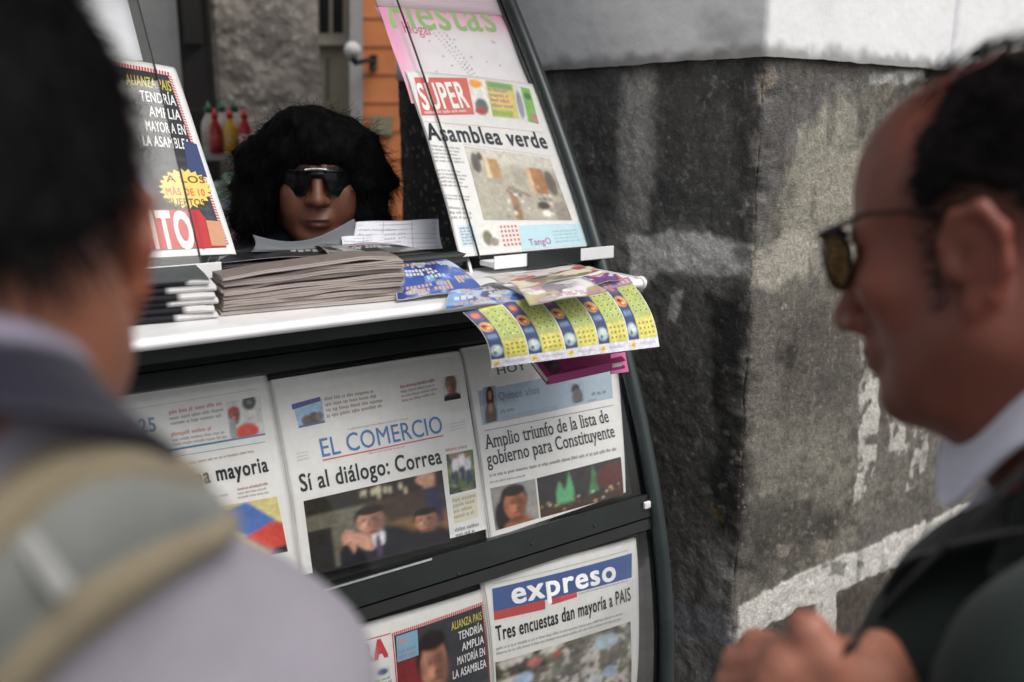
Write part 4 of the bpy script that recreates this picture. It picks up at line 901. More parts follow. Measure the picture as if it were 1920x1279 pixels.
# ================================================================== ON THE COUNTER
random.seed(33)
ORD = ['topmost', 'second', 'third', 'fourth', 'fifth', 'sixth', 'seventh', 'eighth', 'ninth', 'tenth', 'eleventh', 'twelfth']
def ordw(i, n): return 'topmost' if i == 0 else ('lowest' if i == n - 1 else ORD[i] + ' from the top')
def folded(name, c0, c1, depth, z0, th, colf, label, group, seed, wav=.003, nl=4, x_dark=None, top=None, taper=0.0):
    """folded newspaper lying flat: rounded fold along c0-c1 (x, y) facing the buyer, page lines along the fold"""
    c0 = np.array(c0, float); c1 = np.array(c1, float); L = np.linalg.norm(c1 - c0); d = (c1 - c0) / L; n = np.array([-d[1], d[0]])
    nu = 40; sec = []
    for k in range(2 * nl + 1):                                       # grooved fold edge from bottom to top
        t = k / (2 * nl); a = -math.pi / 2 + math.pi * t; sec.append((th * .42 * (1 - math.cos(a)) + (.0011 if k % 2 else 0), th * .5 + th * .5 * math.sin(a)))
    sec += [(depth * .3, th * 1.0), (depth * .65, th * .98), (depth, th * .96), (depth, 0.0), (depth * .4, 0.0)]
    V = []; K = []
    for i in range(nu):
        u = i / (nu - 1); wz = wav * (vnoise(np.array([u * 4.0 + seed * 3.1, seed * 1.7, 0])) - .5) * 2
        wy = .004 * (vnoise(np.array([u * 5.0, seed * 2.3 + 5, 1])) - .5) * 2
        endr = .75 + .25 * min(1, u / .05, (1 - u) / .05)
        for j, (a, z) in enumerate(sec):
            p = c0 + d * L * u + n * (a + wy); zz = z0 + (z * (1 if j > 2 * nl else endr)) + wz * (0 if z0 < CT + .002 and z < th * .3 else 1)
            V.append((p[0], p[1], zz + (zz - CT) * .24 * (u - .55) * taper))
            g = 1 - .22 * (j % 2 if j <= 2 * nl else 0) + .1 * (vnoise(np.array([u * 9, j * 1.3, seed * 1.0])) - .5)
            col = lin(colf) * g
            if x_dark is not None and u < x_dark[0]: col = lin(x_dark[1])
            if top is not None and j >= 2 * nl - 1: col = lin(top) * (1 + .2 * (vnoise(np.array([u * 30, j * 2.0, 3.0])) - .5))
            K.append(col)
    m = len(sec); F = []
    for i in range(nu - 1):
        for j in range(m): F.append((i * m + j, i * m + (j + 1) % m, (i + 1) * m + (j + 1) % m, (i + 1) * m + j))
    F.append(tuple(reversed(range(m)))); F.append(tuple((nu - 1) * m + j for j in range(m)))
    return tag(mesh(name, V, F, M_print, None, np.array(K)), label, 'newspaper', group)
N1s = 10; z = CT + .0008
for i in range(N1s):
    th = .0064; j = N1s - 1 - i
    folded('folded_newspaper', (.396 + random.uniform(-.003, .003) + .0007 * i, 1.300 + random.uniform(-.003, .003)), (.672 + random.uniform(-.004, .004), 1.270 + random.uniform(-.003, .003)), .07, z, th, random.choice([(172, 160, 154), (164, 152, 146), (180, 170, 163)]),
           f'grey newsprint paper, {ordw(j, N1s)} of the long folded stack on the counter', 'folded newspapers in the long grey stack', i + 1, .0034 * (i / N1s) + .0008, 3, None, (120, 110, 104) if j == 0 else None, 1.0)  # topmost paper's upper face carries its brownish shading as colour
    z += th + .0002
ZSTK = z
N2s = 6; z = CT + .0008
for i in range(N2s):
    th = .0095; j = N2s - 1 - i; e = (.388, .383, .391, .386, .389, .379)[i]
    folded('folded_newspaper', (.05 + random.uniform(-.006, .006), 1.338 + random.uniform(-.003, .003)), (e, 1.289 + random.uniform(-.002, .004)), .15, z, th, (216, 214, 212),
           f'black printed newspaper with a white fold end, {ordw(j, N2s)} of the short stack', 'folded newspapers in the short black and white stack', i + 20, .0008, 2, ((.84, .88, .80, .86, .82, .90)[i], (30, 31, 36)), (74, 80, 80) if j == 0 else None)
    z += th + .0003

class Patch:
    """a loose sheet through four world corners with sag; content in unit square"""
    def __init__(s, name, label, cat, q, sag, col, m=None, group=None, thick=.0006, curl=0.0, n=22, back=None):
        q = [np.array(a, float) for a in q]; s.m = m or M_gloss
        def S(u, v, h):
            u = np.asarray(u, float); v = np.asarray(v, float); U, W = u[..., None], v[..., None]
            P = (1 - W) * ((1 - U) * q[0] + U * q[1]) + W * ((1 - U) * q[3] + U * q[2])
            Nn = np.cross(q[3] - q[0], q[1] - q[0]); Nn = Nn / np.linalg.norm(Nn)
            if Nn[2] < 0: Nn = -Nn
            b_ = sag * np.sin(np.pi * v) + curl * np.sin(np.pi * u * 1.0) * v + .0012 * np.sin(u * 9 + v * 4)
            return P + Nn * (b_ + h)[..., None]
        s.S = S; s.root = thing(name, S(np.array([.5]), np.array([.5]), 0)[0].tolist(), label, cat, group)
        t = np.linspace(0, 1, n); U, W = np.meshgrid(t, t); sheet('page', S(U, W, 0 * U), s.m, s.root, col, thick); s.pr = Print(S)
    def done(s): s.pr.build(s.root, s.m); return s.root
def mag_cover(p, cols, seed, name='cover_print', bands=()):
    random.seed(seed); p.pr.part(name); im = canvas(60, 50, cols[0]); speck(im, 4, cols[1:], .54, seed); grain(im, 7, .25, seed); p.pr.pic([(.01, .01), (.99, .01), (.99, .99), (.01, .99)], im, 1)
    for (a, c, r) in bands: p.pr.lines([(a[0], a[1]), (a[2], a[1]), (a[2], a[3]), (a[0], a[3])], r, wr(c), 2, .7)
BL = [(58, 92, 168), (40, 62, 130), (120, 160, 214), (190, 206, 226)]
p = Patch('magazine', 'blue puzzle magazine sloping off the end of the long grey stack', 'magazine', [onY(738, 496, 1.42), onY(838, 487, 1.42), onZ(906, 541, CT + .010), onZ(744, 562, CT + .006)], .006, PAPER, M_gloss, 'blue puzzle magazines on the counter')
mag_cover(p, BL, 3, 'cover_print', [((.05, .04, .75, .2), (206, 130, 84), 1), ((.1, .3, .6, .52), (226, 226, 232), 2), ((.42, .55, .72, .66), (190, 214, 236), 1), ((.12, .74, .68, .94), (206, 140, 96), 2), ((.74, .1, .95, .3), (210, 220, 236), 2), ((.78, .62, .96, .82), (214, 150, 100), 2)]); p.done()
p = Patch('magazine', 'blue puzzle magazine lying lower between its twin and the yellow tickets', 'magazine', [onZ(846, 545, CT + .008), onZ(930, 530, CT + .012), onZ(992, 563, CT + .007), onZ(834, 579, CT + .005)], .004, PAPER, M_gloss, 'blue puzzle magazines on the counter')
mag_cover(p, BL, 5, 'cover_print', [((.2, .1, .6, .4), (206, 130, 84), 2), ((.1, .55, .5, .75), (226, 226, 232), 1), ((.6, .2, .95, .7), (206, 170, 130), 3), ((.1, .8, .8, .94), (200, 120, 84), 1)]); p.done()
p = Patch('magazine', 'white and pink magazine with small figures lying on top of the yellow tickets', 'magazine', [onZ(965, 541, CT + .016), onZ(1090, 523, CT + .018), onZ(1140, 547, CT + .017), onZ(993, 571, CT + .015)], .004, PAPER, M_gloss)
mag_cover(p, [(214, 206, 206), (206, 140, 160), (190, 186, 130), (130, 120, 140), (236, 232, 232)], 8, 'cover_print', [((.05, .06, .5, .2), (196, 84, 110), 1), ((.3, .4, .7, .62), (120, 90, 120), 2), ((.1, .78, .9, .94), (206, 120, 150), 2)]); p.done()
for i, (a, lb, cs) in enumerate((([(905, 520), (1085, 497), (1100, 503), (940, 533)], 'thin red and white magazine lying under the upper display lip', [(196, 190, 184), (170, 70, 70), (120, 110, 104)]),
        ([(940, 530), (1105, 500), (1125, 508), (975, 541)], 'thin cream magazine lying in front of the red and white one', [(206, 200, 176), (130, 120, 100), (180, 90, 90)]),
        ([(1090, 520), (1140, 510), (1168, 522), (1115, 533)], 'small purple and orange leaflet at the back of the yellow tickets', [(120, 84, 140), (214, 120, 80), (220, 210, 216)]))):
    zt = CT + .024 - .004 * i; p = Patch('magazine' if i < 2 else 'leaflet', lb, 'magazine' if i < 2 else 'leaflet', [onZ(*c_, zt) for c_ in a], .003, PAPER * .9, M_gloss); mag_cover(p, cs, 11 + i); p.done()
# yellow lottery tickets: one sheet of five, bending over the counter edge
q = [onZ(868, 586, CT + .006), onZ(1176, 520, CT + .012), onY(1236, 650, 1.085), onY(922, 690, 1.085)]
p = Patch('ticket_sheet', 'sheet of five yellow lottery tickets drooping over the counter edge', 'lottery tickets', q, .016, np.array([.72, .72, .72]), M_gloss, None, .0005, .004)
pr = p.pr
for i in range(5):
    a, b_ = i / 5 + .003, (i + 1) / 5 - .003; random.seed(60 + i); pr.part('ticket')
    im = canvas(56, 110, (198, 194, 96)); rct(im, -.1, -.1, .36, .87, (52, 70, 112), .01); rct(im, .38, .05, 1.1, .58, (172, 184, 92), .01); rct(im, .40, .61, .98, .85, (218, 204, 82), .02); rct(im, -.1, .87, 1.1, 1.1, (214, 212, 222), .01)
    for r in range(6):
        for c_ in range(3): ell(im, .50 + .19 * c_, .10 + r * .078, .06, .026, (200, 206, 120), .3); ell(im, .50 + .19 * c_ + random.uniform(-.012, .012), .10 + r * .078, .035, .015, (84, 116, 62), .5)
    for r in range(3):
        for c_ in range(4): ell(im, .47 + .14 * c_, .66 + r * .07, .035, .016, (126, 134, 56), .5)
    ell(im, .17, .32, .17, .085, (214, 170, 84), .25); ell(im, .16, .33, .12, .055, (188, 58, 44), .3, .3); ell(im, .2, .35, .06, .02, (226, 190, 110), .5); ell(im, .12, .30, .05, .014, (90, 30, 30), .5)
    ell(im, .17, .73, .17, .09, (168, 190, 200), .3); ell(im, .2, .71, .09, .05, (206, 216, 196), .4); ell(im, .12, .77, .05, .03, (90, 120, 130), .5); rct(im, .04, .46, .3, .53, (112, 140, 176), .03); rct(im, .02, .03, .32, .2, (110, 86, 130), .05); ell(im, .16, .1, .1, .05, (214, 120, 80), .4)
    ell(im, .13, .935, .10, .045, (224, 202, 92), .3); ell(im, .13, .935, .05, .02, (206, 160, 60), .4); rct(im, .34, .915, .9, .945, (184, 180, 204), .02); rct(im, .985, -.1, 1.1, 1.1, (228, 226, 210), .004)
    g_ = im.mean(2, keepdims=True); im = g_ + (im - g_) * .86; grain(im, 9, .22, i); grain(im, 26, .25, i + 9, 2); pr.pic([(a, .0), (b_, .0), (b_, 1), (a, 1)], im, 1)
pr.part('heading'); pr.quad([(.78, .0), (1, .0), (1, .10), (.78, .12)], wr((150, 120, 170)), 5); pr.lines([(.8, .02), (.98, .02), (.98, .1), (.8, .1)], 1, wr((214, 130, 90)), 6, .6)
p.done()
# magenta booklet hanging below the tickets
t = thing('booklet', onY(1085, 690, 1.19).tolist(), 'magenta booklet with white pages sticking out under the yellow tickets', 'booklet')
A, B, Cc, D = onY(1025, 722, 1.17), onY(1172, 690, 1.17), onY(1145, 660, 1.235), onY(992, 678, 1.235)
def prism(name, q, dz, m, col, ins=0.0):
    V = [tuple(a) for a in q] + [tuple(np.array(a) + np.array([0, 0, dz])) for a in q]
    return mesh(name, V, [(3, 2, 1, 0), (4, 5, 6, 7), (0, 1, 5, 4), (1, 2, 6, 5), (2, 3, 7, 6), (3, 0, 4, 7)], m, t, lin(col))
prism('back_cover', [A, B, Cc, D], .003, M_gloss, (150, 50, 104)); up_ = np.array([0, 0, .0035])
prism('page_block', [A + up_ + np.array([.0015, .004, 0]), B + up_ + np.array([-.004, .004, 0]), Cc + up_, D + up_], .0085, M_print, (214, 210, 204)); up_ = np.array([0, 0, .0125])
prism('front_cover', [A + up_, B + up_, Cc + up_, D + up_], .002, M_gloss, (140, 40, 90))
fA, fB = A + np.array([.004, -.0012, .0]), B + np.array([-.03, -.0012, 0]); V = [fA, fB, fB + np.array([0, 0, .0145]), fA + np.array([0, 0, .0145])]; mesh('spine', V, [(0, 1, 2, 3)], M_gloss, t, lin((150, 50, 104)))
Tg = onY(1146, 702, 1.166), onY(1179, 697, 1.166), onY(1172, 660, 1.19), onY(1145, 664, 1.19)
b = MB(); b.add([*Tg, *[a + np.array([0, .002, -.0008]) for a in Tg]], [(0, 1, 2, 3), (7, 6, 5, 4), (0, 4, 5, 1), (1, 5, 6, 2), (2, 6, 7, 3), (3, 7, 4, 0)], lin((206, 104, 156))); b.build('price_tab', M_gloss, t)
pp = Print(lambda u, v, h: np.array(D)[None] + (np.array(Cc) - np.array(D))[None] * u[:, None] + (np.array(A) - np.array(D))[None] * v[:, None] + np.array([0, 0, .0148]) + np.array([0, 0, 1.0]) * h[..., None] if np.ndim(h) else np.array(D)[None] + (np.array(Cc) - np.array(D))[None] * u[:, None] + (np.array(A) - np.array(D))[None] * v[:, None] + np.array([0, 0, .0148 + h]))
pp.part('cover_print'); im = canvas(60, 30, (96, 34, 62)); 
for k in range(9): ell(im, .1 + k * .1, .5 + .2 * math.sin(k * 3), .035, .3, random.choice([(38, 44, 54), (60, 84, 92), (30, 26, 34)]), .4, .4)
grain(im, 8, .4); pp.pic([(.06, .05), (.82, .05), (.82, .95), (.06, .95)], im, 1); pp.build(t, M_gloss)

# ---- hatch shelf: papers before the vendor
HS = 1.4665
p = Patch('magazine', 'dark magazine with a yellow corner lying on the hatch shelf', 'magazine', [onZ(480, 462, HS + .018), onZ(600, 458, HS + .018), onZ(655, 474, HS + .012), onZ(400, 492, HS + .012)], .004, PAPER * .6, M_gloss)
mag_cover(p, [(52, 50, 50), (120, 110, 80), (34, 34, 36)], 17, 'cover_print', [((.1, .06, .5, .3), (196, 170, 90), 2), ((.55, .4, .95, .8), (130, 130, 130), 3)]); p.done()
p = Patch('magazine', 'grey and red magazine lying on the hatch shelf before the white slips', 'magazine', [onZ(590, 460, HS + .024), onZ(700, 455, HS + .024), onZ(790, 468, HS + .014), onZ(620, 480, HS + .014)], .004, PAPER * .7, M_gloss)
mag_cover(p, [(104, 104, 104), (60, 60, 62), (150, 150, 150)], 19, 'cover_print', [((.4, .3, .9, .5), (180, 70, 66), 1), ((.2, .55, .8, .75), (190, 190, 186), 2)]); p.done()
p = Patch('magazine', 'black magazine pile edge at the left end of the hatch shelf', 'magazine', [onZ(395, 480, HS + .010), onZ(560, 470, HS + .010), onZ(600, 480, HS + .004), onZ(385, 505, HS + .004)], .003, PAPER * .4, M_gloss)
mag_cover(p, [(40, 40, 42), (80, 80, 84), (30, 30, 32)], 23, 'cover_print', [((.1, .2, .9, .8), (110, 110, 112), 3)]); p.done()
# grey open paper curving up before the vendor's chin
u = np.linspace(0, 1, 30); Wv = np.linspace(0, 1, 12); U, W = np.meshgrid(u, Wv)
L0, L1 = onY(470, 472, 1.62), onY(668, 470, 1.62); T0, T1 = onY(474, 440, 1.68), onY(664, 410, 1.68)
lo = L0 + (L1 - L0) * U[..., None]; hi = T0 + (T1 - T0) * U[..., None]; hi[..., 2] -= .030 * np.sin(np.pi * np.clip(U, 0, 1)) * (1 - .5 * U); hi[..., 1] -= .02 * np.sin(np.pi * U)
P = hi + (lo - hi) * W[..., None]; P[..., 1] -= .02 * np.sin(np.pi * W)
tag(sheet('open_paper', P, M_print, None, lin((112, 116, 120)), .001), 'grey open paper curling up before the chin of the vendor', 'paper')
for k, (qq, lb) in enumerate((([(668, 416), (822, 411), (830, 466), (660, 470)], 'large white ruled slip standing before the vendor beside the upright display'), ([(640, 444), (720, 440), (726, 468), (646, 472)], 'small white slip leaning in front of the large ruled slip'))):
    yb = 1.60 - .025 * k; p = Patch('paper_slip', lb, 'paper slip', [onY(*qq[0], yb + .05), onY(*qq[1], yb + .05), onY(*qq[2], yb), onY(*qq[3], yb)], -.004, np.array([.74, .74, .8]), M_whitep if False else M_print, 'white slips before the vendor')
    p.pr.part('ruling')
    for v in np.arange(.12, .95, .16): p.pr.quad([(.03, v), (.97, v), (.97, v + .012), (.03, v + .012)], wr((150, 150, 166)), 1, 3)
    for uu in ((.32, .66) if k == 0 else (.5,)): p.pr.quad([(uu, .04), (uu + .006, .04), (uu + .006, .96), (uu, .96)], wr((140, 140, 160)), 2, 3)
    p.pr.lines([(.05, .2), (.6, .2), (.6, .8), (.05, .8)], 4, wr((168, 168, 180)), 2, .3); p.done()

# ================================================================== PEOPLE
class Field:
    """signed distance grid; shapes are blended smoothly and skinned as ONE continuous surface"""
    def __init__(s, lo, hi, h):
        s.lo = np.array(lo, float); s.h = h; s.n = np.ceil((np.array(hi) - s.lo) / h).astype(int) + 1
        s.d = np.full(s.n, .2, np.float32); s.ax = [s.lo[i] + h * np.arange(s.n[i]) for i in range(3)]
    def sub(s, bl, bh):
        sl = []
        for i in range(3):
            a = int(np.clip(np.floor((bl[i] - s.lo[i]) / s.h), 0, s.n[i])); b_ = int(np.clip(np.ceil((bh[i] - s.lo[i]) / s.h) + 1, 0, s.n[i])); sl.append(slice(a, b_))
        return tuple(sl), (s.ax[0][sl[0]][:, None, None], s.ax[1][sl[1]][None, :, None], s.ax[2][sl[2]][None, None, :])
    def blend(s, sl, d, k, cut=False):
        cur = s.d[sl]
        if cut:
            a = cur; b_ = -d; hh = np.clip(.5 - .5 * (b_ - a) / k, 0, 1) if k else (a > b_)
            s.d[sl] = np.where(True, b_ * (1 - hh) + a * hh + (k * hh * (1 - hh) if k else 0), 0)
        elif k <= 0: s.d[sl] = np.minimum(cur, d)
        else:
            hh = np.clip(.5 + .5 * (cur - d) / k, 0, 1); s.d[sl] = cur * (1 - hh) + d * hh - k * hh * (1 - hh)
    def cone(s, a, b_, r1, r2=None, k=.01, cut=False):
        r2 = r1 if r2 is None else r2; a = np.array(a, float); b_ = np.array(b_, float); R = max(r1, r2) + .06
        sl, (x, y, z) = s.sub(np.minimum(a, b_) - R, np.maximum(a, b_) + R); e = b_ - a; L = e @ e + 1e-12
        t = np.clip(((x - a[0]) * e[0] + (y - a[1]) * e[1] + (z - a[2]) * e[2]) / L, 0, 1)
        d = np.sqrt((x - a[0] - t * e[0]) ** 2 + (y - a[1] - t * e[1]) ** 2 + (z - a[2] - t * e[2]) ** 2) - (r1 + (r2 - r1) * t)
        s.blend(sl, d, k, cut)
    def ell(s, c, r, k=.01, M=None, cut=False):
        c = np.array(c, float); r = np.array(r, float); R = r.max() + .06; sl, (x, y, z) = s.sub(c - R, c + R)
        x, y, z = x - c[0], y - c[1], z - c[2]
        if M is not None: x, y, z = (M[0, i] * x + M[1, i] * y + M[2, i] * z for i in range(3))
        k0 = np.sqrt((x / r[0]) ** 2 + (y / r[1]) ** 2 + (z / r[2]) ** 2); k1 = np.sqrt((x / r[0] ** 2) ** 2 + (y / r[1] ** 2) ** 2 + (z / r[2] ** 2) ** 2)
        s.blend(sl, k0 * (k0 - 1) / (k1 + 1e-9), k, cut)
    def path(s, P, r, k=.01):
        for i in range(len(P) - 1): s.cone(P[i], P[i + 1], r[i] if hasattr(r, '__len__') else r, r[i + 1] if hasattr(r, '__len__') else r, k)
    def noise(s, fn):
        X, Y, Z = np.meshgrid(*s.ax, indexing='ij'); m = np.abs(s.d) < .03
        P = np.stack([X[m], Y[m], Z[m]], -1); s.d[m] += fn(P)
    def skin(s):
        d = s.d; sg = d < 0; nx, ny, nz = d.shape
        acc = np.zeros((nx - 1, ny - 1, nz - 1, 3), np.float32); cnt = np.zeros((nx - 1, ny - 1, nz - 1), np.float32)
        cs = [(i, j, k) for i in (0, 1) for j in (0, 1) for k in (0, 1)]
        V = lambda c: d[c[0]:nx - 1 + c[0], c[1]:ny - 1 + c[1], c[2]:nz - 1 + c[2]]
        for a in cs:
            for ax in range(3):
                if a[ax] == 0:
                    b_ = list(a); b_[ax] = 1; va, vb = V(a), V(b_); cr = (va < 0) != (vb < 0); t = np.where(cr, va / np.where(cr, va - vb, 1), 0)
                    for q in range(3): acc[..., q] += np.where(cr, a[q] + (t if q == ax else 0), 0)
                    cnt += cr
        on = cnt > 0; idx = np.full(on.shape, -1, np.int64); idx[on] = np.arange(on.sum())
        P = np.argwhere(on) + acc[on] / cnt[on][:, None]; P = s.lo + P * s.h
        F = []
        for ax in range(3):
            o = [q for q in range(3) if q != ax]
            A = [slice(1, -1)] * 3; A[ax] = slice(0, -1); B = [slice(1, -1)] * 3; B[ax] = slice(1, None)
            a, b_ = sg[tuple(A)], sg[tuple(B)]; cr = np.argwhere(a != b_); fl = a[a != b_]
            if len(cr) == 0: continue
            c = cr.copy(); c[:, o[0]] += 1; c[:, o[1]] += 1
            def g(du, dv): e = c.copy(); e[:, o[0]] -= du; e[:, o[1]] -= dv; return idx[e[:, 0], e[:, 1], e[:, 2]]
            q = np.stack([g(1, 1), g(0, 1), g(0, 0), g(1, 0)], -1)
            if ax == 1: fl = ~fl
            q[~fl] = q[~fl][:, ::-1]; F.append(q)
        F = np.concatenate(F); return P, F[(F >= 0).all(1)]
def relax(P, F, it=2, w=.5):
    for _ in range(it):
        A = np.zeros_like(P); n = np.zeros(len(P))
        for i in range(4):
            j = (i + 1) % 4; np.add.at(A, F[:, i], P[F[:, j]]); np.add.at(n, F[:, i], 1); np.add.at(A, F[:, j], P[F[:, i]]); np.add.at(n, F[:, j], 1)
        P = P * (1 - w) + w * A / n[:, None]
    return P
def frame(fwd, tilt=0.0):
    """columns right, forward, up of a head looking along fwd, rolled by tilt"""
    f = np.array(fwd, float); f /= np.linalg.norm(f); r = np.cross(f, [0, 0, 1.0]); r /= np.linalg.norm(r); u = np.cross(r, f)
    return np.stack([r * math.cos(tilt) + u * math.sin(tilt), f, u * math.cos(tilt) - r * math.sin(tilt)], 1)
class Head:
    def __init__(s, c, M, sc=1.0): s.c = np.array(c, float); s.M = M; s.s = sc
    def w(s, p): return s.c + s.M @ (np.array(p, float) * s.s)
    def l(s, P): return ((P - s.c) @ s.M) / s.s
    def build(s, f, jaw=1.0, nose=1.0, nl=0.0, cheek=0.0):
        w_, S, M = s.w, s.s, s.M
        E = lambda c, r, k=.015, cut=False: f.ell(w_(c), np.array(r) * S, k * S, M, cut)
        Cn = lambda a, b_, r1, r2=None, k=.012, cut=False: f.cone(w_(a), w_(b_), r1 * S, (r1 if r2 is None else r2) * S, k * S, cut)
        E((0, -.015, .052), (.0755, .094, .082), .0); E((0, .03, .048), (.064, .062, .066), .03)
        E((0, -.046, .0), (.060, .050, .060), .03)
        for x in (-1, 1): E((x * .046, -.016, -.030), (.026, .034, .040), .025)
        E((0, .04, -.02), (.058, .056, .075), .03); E((0, .02, -.045), (.058 * jaw, .055, .055), .03)
        for x in (-1, 1):
            Cn((x * .054 * jaw, .004, -.05), (x * .02, .076, -.092), .021 * jaw, .019, .025)
            E((x * .045, .066, -.008), (.022, .022, .02), .02)
            if cheek: E((x * .042, .060, -.035), (.026, .028, .034), .02)
            Cn((x * .012, .089, .032), (x * .046, .072, .031), .0105, .009, .012)
            E((x * .031, .085, .012), (.0155, .012, .0105), .010, True)
            E((x * .031, .0745, .012), (.0135, .0135, .0125), .004)
            E((x * .013 * nose, .104, -.032 + nl), (.0105 * nose, .0125, .0095), .006)
            # ear: helix, antihelix, lobe, concha
            ear = [(.074, .012, -.012), (.079, .012, .012), (.085, .002, .028), (.090, -.016, .030), (.091, -.026, .014), (.088, -.024, -.008), (.083, -.012, -.026), (.078, .002, -.032)]
            for i in range(len(ear) - 1): a, b_ = ear[i], ear[i + 1]; Cn((x * a[0], *a[1:]), (x * b_[0], *b_[1:]), .0050, .0050, .005)
            E((x * .080, -.006, .004), (.006, .020, .027), .006); Cn((x * .082, -.012, .018), (x * .082, -.012, -.01), .004, .004, .004)
            E((x * .080, .000, -.030), (.006, .009, .010), .006); E((x * .0865, .003, .002), (.006, .007, .011), .004, True); Cn((x * .079, .013, -.006), (x * .080, .012, .002), .0045, .004, .004)
        E((0, .078, -.094), (.021, .019, .018), .016)
        Cn((0, .093, .022), (0, .115, -.024 + nl), .0085, .0115 * nose, .010); E((0, .119, -.030 + nl), (.0125 * nose, .011, .010), .008)
        E((0, .092, -.058), (.027, .014, .021), .012); E((0, .103, -.0560), (.022, .0080, .0048), .004); E((0, .1015, -.0665), (.019, .0085, .0058), .004)
        Cn((-.02, .108, -.0612), (.02, .108, -.0612), .0022, .0022, .003, True)
    def skincol(s, P, base, dark, lip, stub=.0):
        L = s.l(P); c = np.zeros_like(P); c[:] = lin(base); x, y, z = np.abs(L[:, 0]), L[:, 1], L[:, 2]
        n = fbm(P * 60, 4); n2 = fbm(P * 22 + 5, 3)
        c = c * (1 + .40 * (n - .5) + .55 * (n2 - .5))[:, None]
        red = np.exp(-((x - .045) ** 2 + (y - .07) ** 2 + (z + .015) ** 2) / .0006) + np.exp(-((x) ** 2 + (y - .115) ** 2 + (z + .03) ** 2) / .0003) + sstep(.078, .088, x)
        c = mix(c, lin(base) * np.array([1.15, .85, .8]), np.clip(red, 0, 1) * .6)
        c = mix(c, lin(lip), (1 - sstep(.006, .010, np.abs(z + .0615))) * sstep(.088, .094, y) * (1 - sstep(.019, .024, x)))
        brow = (1 - sstep(.004, .0065, np.abs(z - .036 - .1 * (x - .03) * (x > .03)))) * sstep(.012, .018, x) * (1 - sstep(.045, .053, x)) * sstep(.06, .07, y)
        c = mix(c, lin(dark), brow * .85)
        st = sstep(.03, .06, -z) * sstep(.0, .03, y) * (.5 + .5 * n); c = mix(c, c * .6, st * stub)
        return c
def strands(name, pts, dirs, lens, rad, m, parent, col, seg=4, droop=.0, curl=0.0, seed=0):
    """hair strands as thin tapered ribbons, one mesh"""
    rs = np.random.default_rng(seed); n = len(pts); P = np.array(pts, float); D = np.array(dirs, float); D /= np.linalg.norm(D, axis=1, keepdims=True) + 1e-9
    side = np.cross(D, rs.normal(size=(n, 3))); side /= np.linalg.norm(side, axis=1, keepdims=True) + 1e-9
    V = np.zeros((n, seg + 1, 2, 3)); Q = P.copy(); st = np.asarray(lens)[:, None] / seg; ph = rs.random(n) * 6.28
    for k in range(seg + 1):
        wdt = rad * (1 - .85 * k / seg); V[:, k, 0] = Q - side * wdt; V[:, k, 1] = Q + side * wdt
        D = D + np.array([0, 0, -droop]) + side * (curl * np.sin(ph + k * 1.7))[:, None] + rs.normal(size=(n, 3)) * .05; D /= np.linalg.norm(D, axis=1, keepdims=True); Q = Q + D * st
    base = (np.arange(n) * (seg + 1) * 2)[:, None]; F = []
    for k in range(seg): F.append(base + np.array([[k * 2, k * 2 + 1, k * 2 + 3, k * 2 + 2]]))
    F = np.concatenate(F); K = np.repeat(col if np.ndim(col) == 2 else np.broadcast_to(col, (n, 3)), (seg + 1) * 2, 0)
    return V.reshape(-1, 3), F, K
M_skin = mat('skin', attr=True, rough=.48, nscale=120, namt=.08, bump=.12, bscale=350, sss=.06)
M_hair = mat('black hair', attr=True, rough=.7, nscale=60, namt=.3, spec=.07)
M_cloth = mat('woven cloth', attr=True, rough=.9, nscale=300, namt=.10, bump=.35, bscale=420, spec=.15, sheen=.15)
M_suit = mat('wool suiting', attr=True, rough=.85, nscale=400, namt=.22, bump=.3, bscale=600, spec=.2, sheen=.1)
def merge(parts):
    V = []; F = []; K = []; n = 0
    for v, f, k in parts: V.append(v); F.append(f + n); K.append(k); n += len(v)
    return np.concatenate(V), np.concatenate(F), np.concatenate(K)
def scalp(P, N, keep, n, seed):
    rs = np.random.default_rng(seed); i = rs.choice(len(P), n * 3); i = i[rs.random(len(i)) < keep[i]][:n]; return i
def normals(P, F):
    N = np.zeros_like(P); fn = np.cross(P[F[:, 2]] - P[F[:, 0]], P[F[:, 3]] - P[F[:, 1]])
    for i in range(4): np.add.at(N, F[:, i], fn)
    return N / (np.linalg.norm(N, axis=1, keepdims=True) + 1e-12)

def hair_from(head, P, F, N, keepf, thick, n, lens, rad, seed, parent, base=(16, 15, 15), nz=.004, comb=(0, -.5, -.6), lift=.35, shell=True, droop=.05, curl=0.0):
    L = head.l(P); keep = keepf(L); parts = []
    rs = np.random.default_rng(seed)
    if shell:
        on = keep > .45; fm = on[F].all(1); Fs = F[fm]; used = np.unique(Fs); mp = np.full(len(P), -1); mp[used] = np.arange(len(used))
        nn = fbm(P[used] * 70, 4); off = thick * np.clip((keep[used] - .42) * 2.4, 0, 1) + nz * (nn - .5)
        V = P[used] + N[used] * off[:, None]; K = lin(base) * (.7 + .6 * nn)[:, None]; parts.append((V, mp[Fs], K))
    w_ = np.clip(keep, 0, 1); pr = w_ / w_.sum(); i = rs.choice(len(P), n, p=pr)
    pts = P[i] + rs.normal(size=(n, 3)) * .0015 + N[i] * (thick * .5 if shell else 0)
    loc = np.array(comb)[None] + rs.normal(size=(n, 3)) * .25
    D = (head.M @ loc.T).T; D = D - N[i] * (D * N[i]).sum(1)[:, None]; D /= np.linalg.norm(D, axis=1, keepdims=True); D = D + N[i] * (lift + .25 * rs.random(n))[:, None]
    g = (.6 + .9 * rs.random(n))[:, None] * lin(base)
    parts.append(strands('', pts, D, np.array(lens) * (.6 + .7 * rs.random(n)) if np.ndim(lens) == 0 else lens, rad, None, None, g, 4, droop, curl, seed))
    V, Fq, K = merge(parts); return mesh('hair', V, Fq, M_hair, parent, K, True)
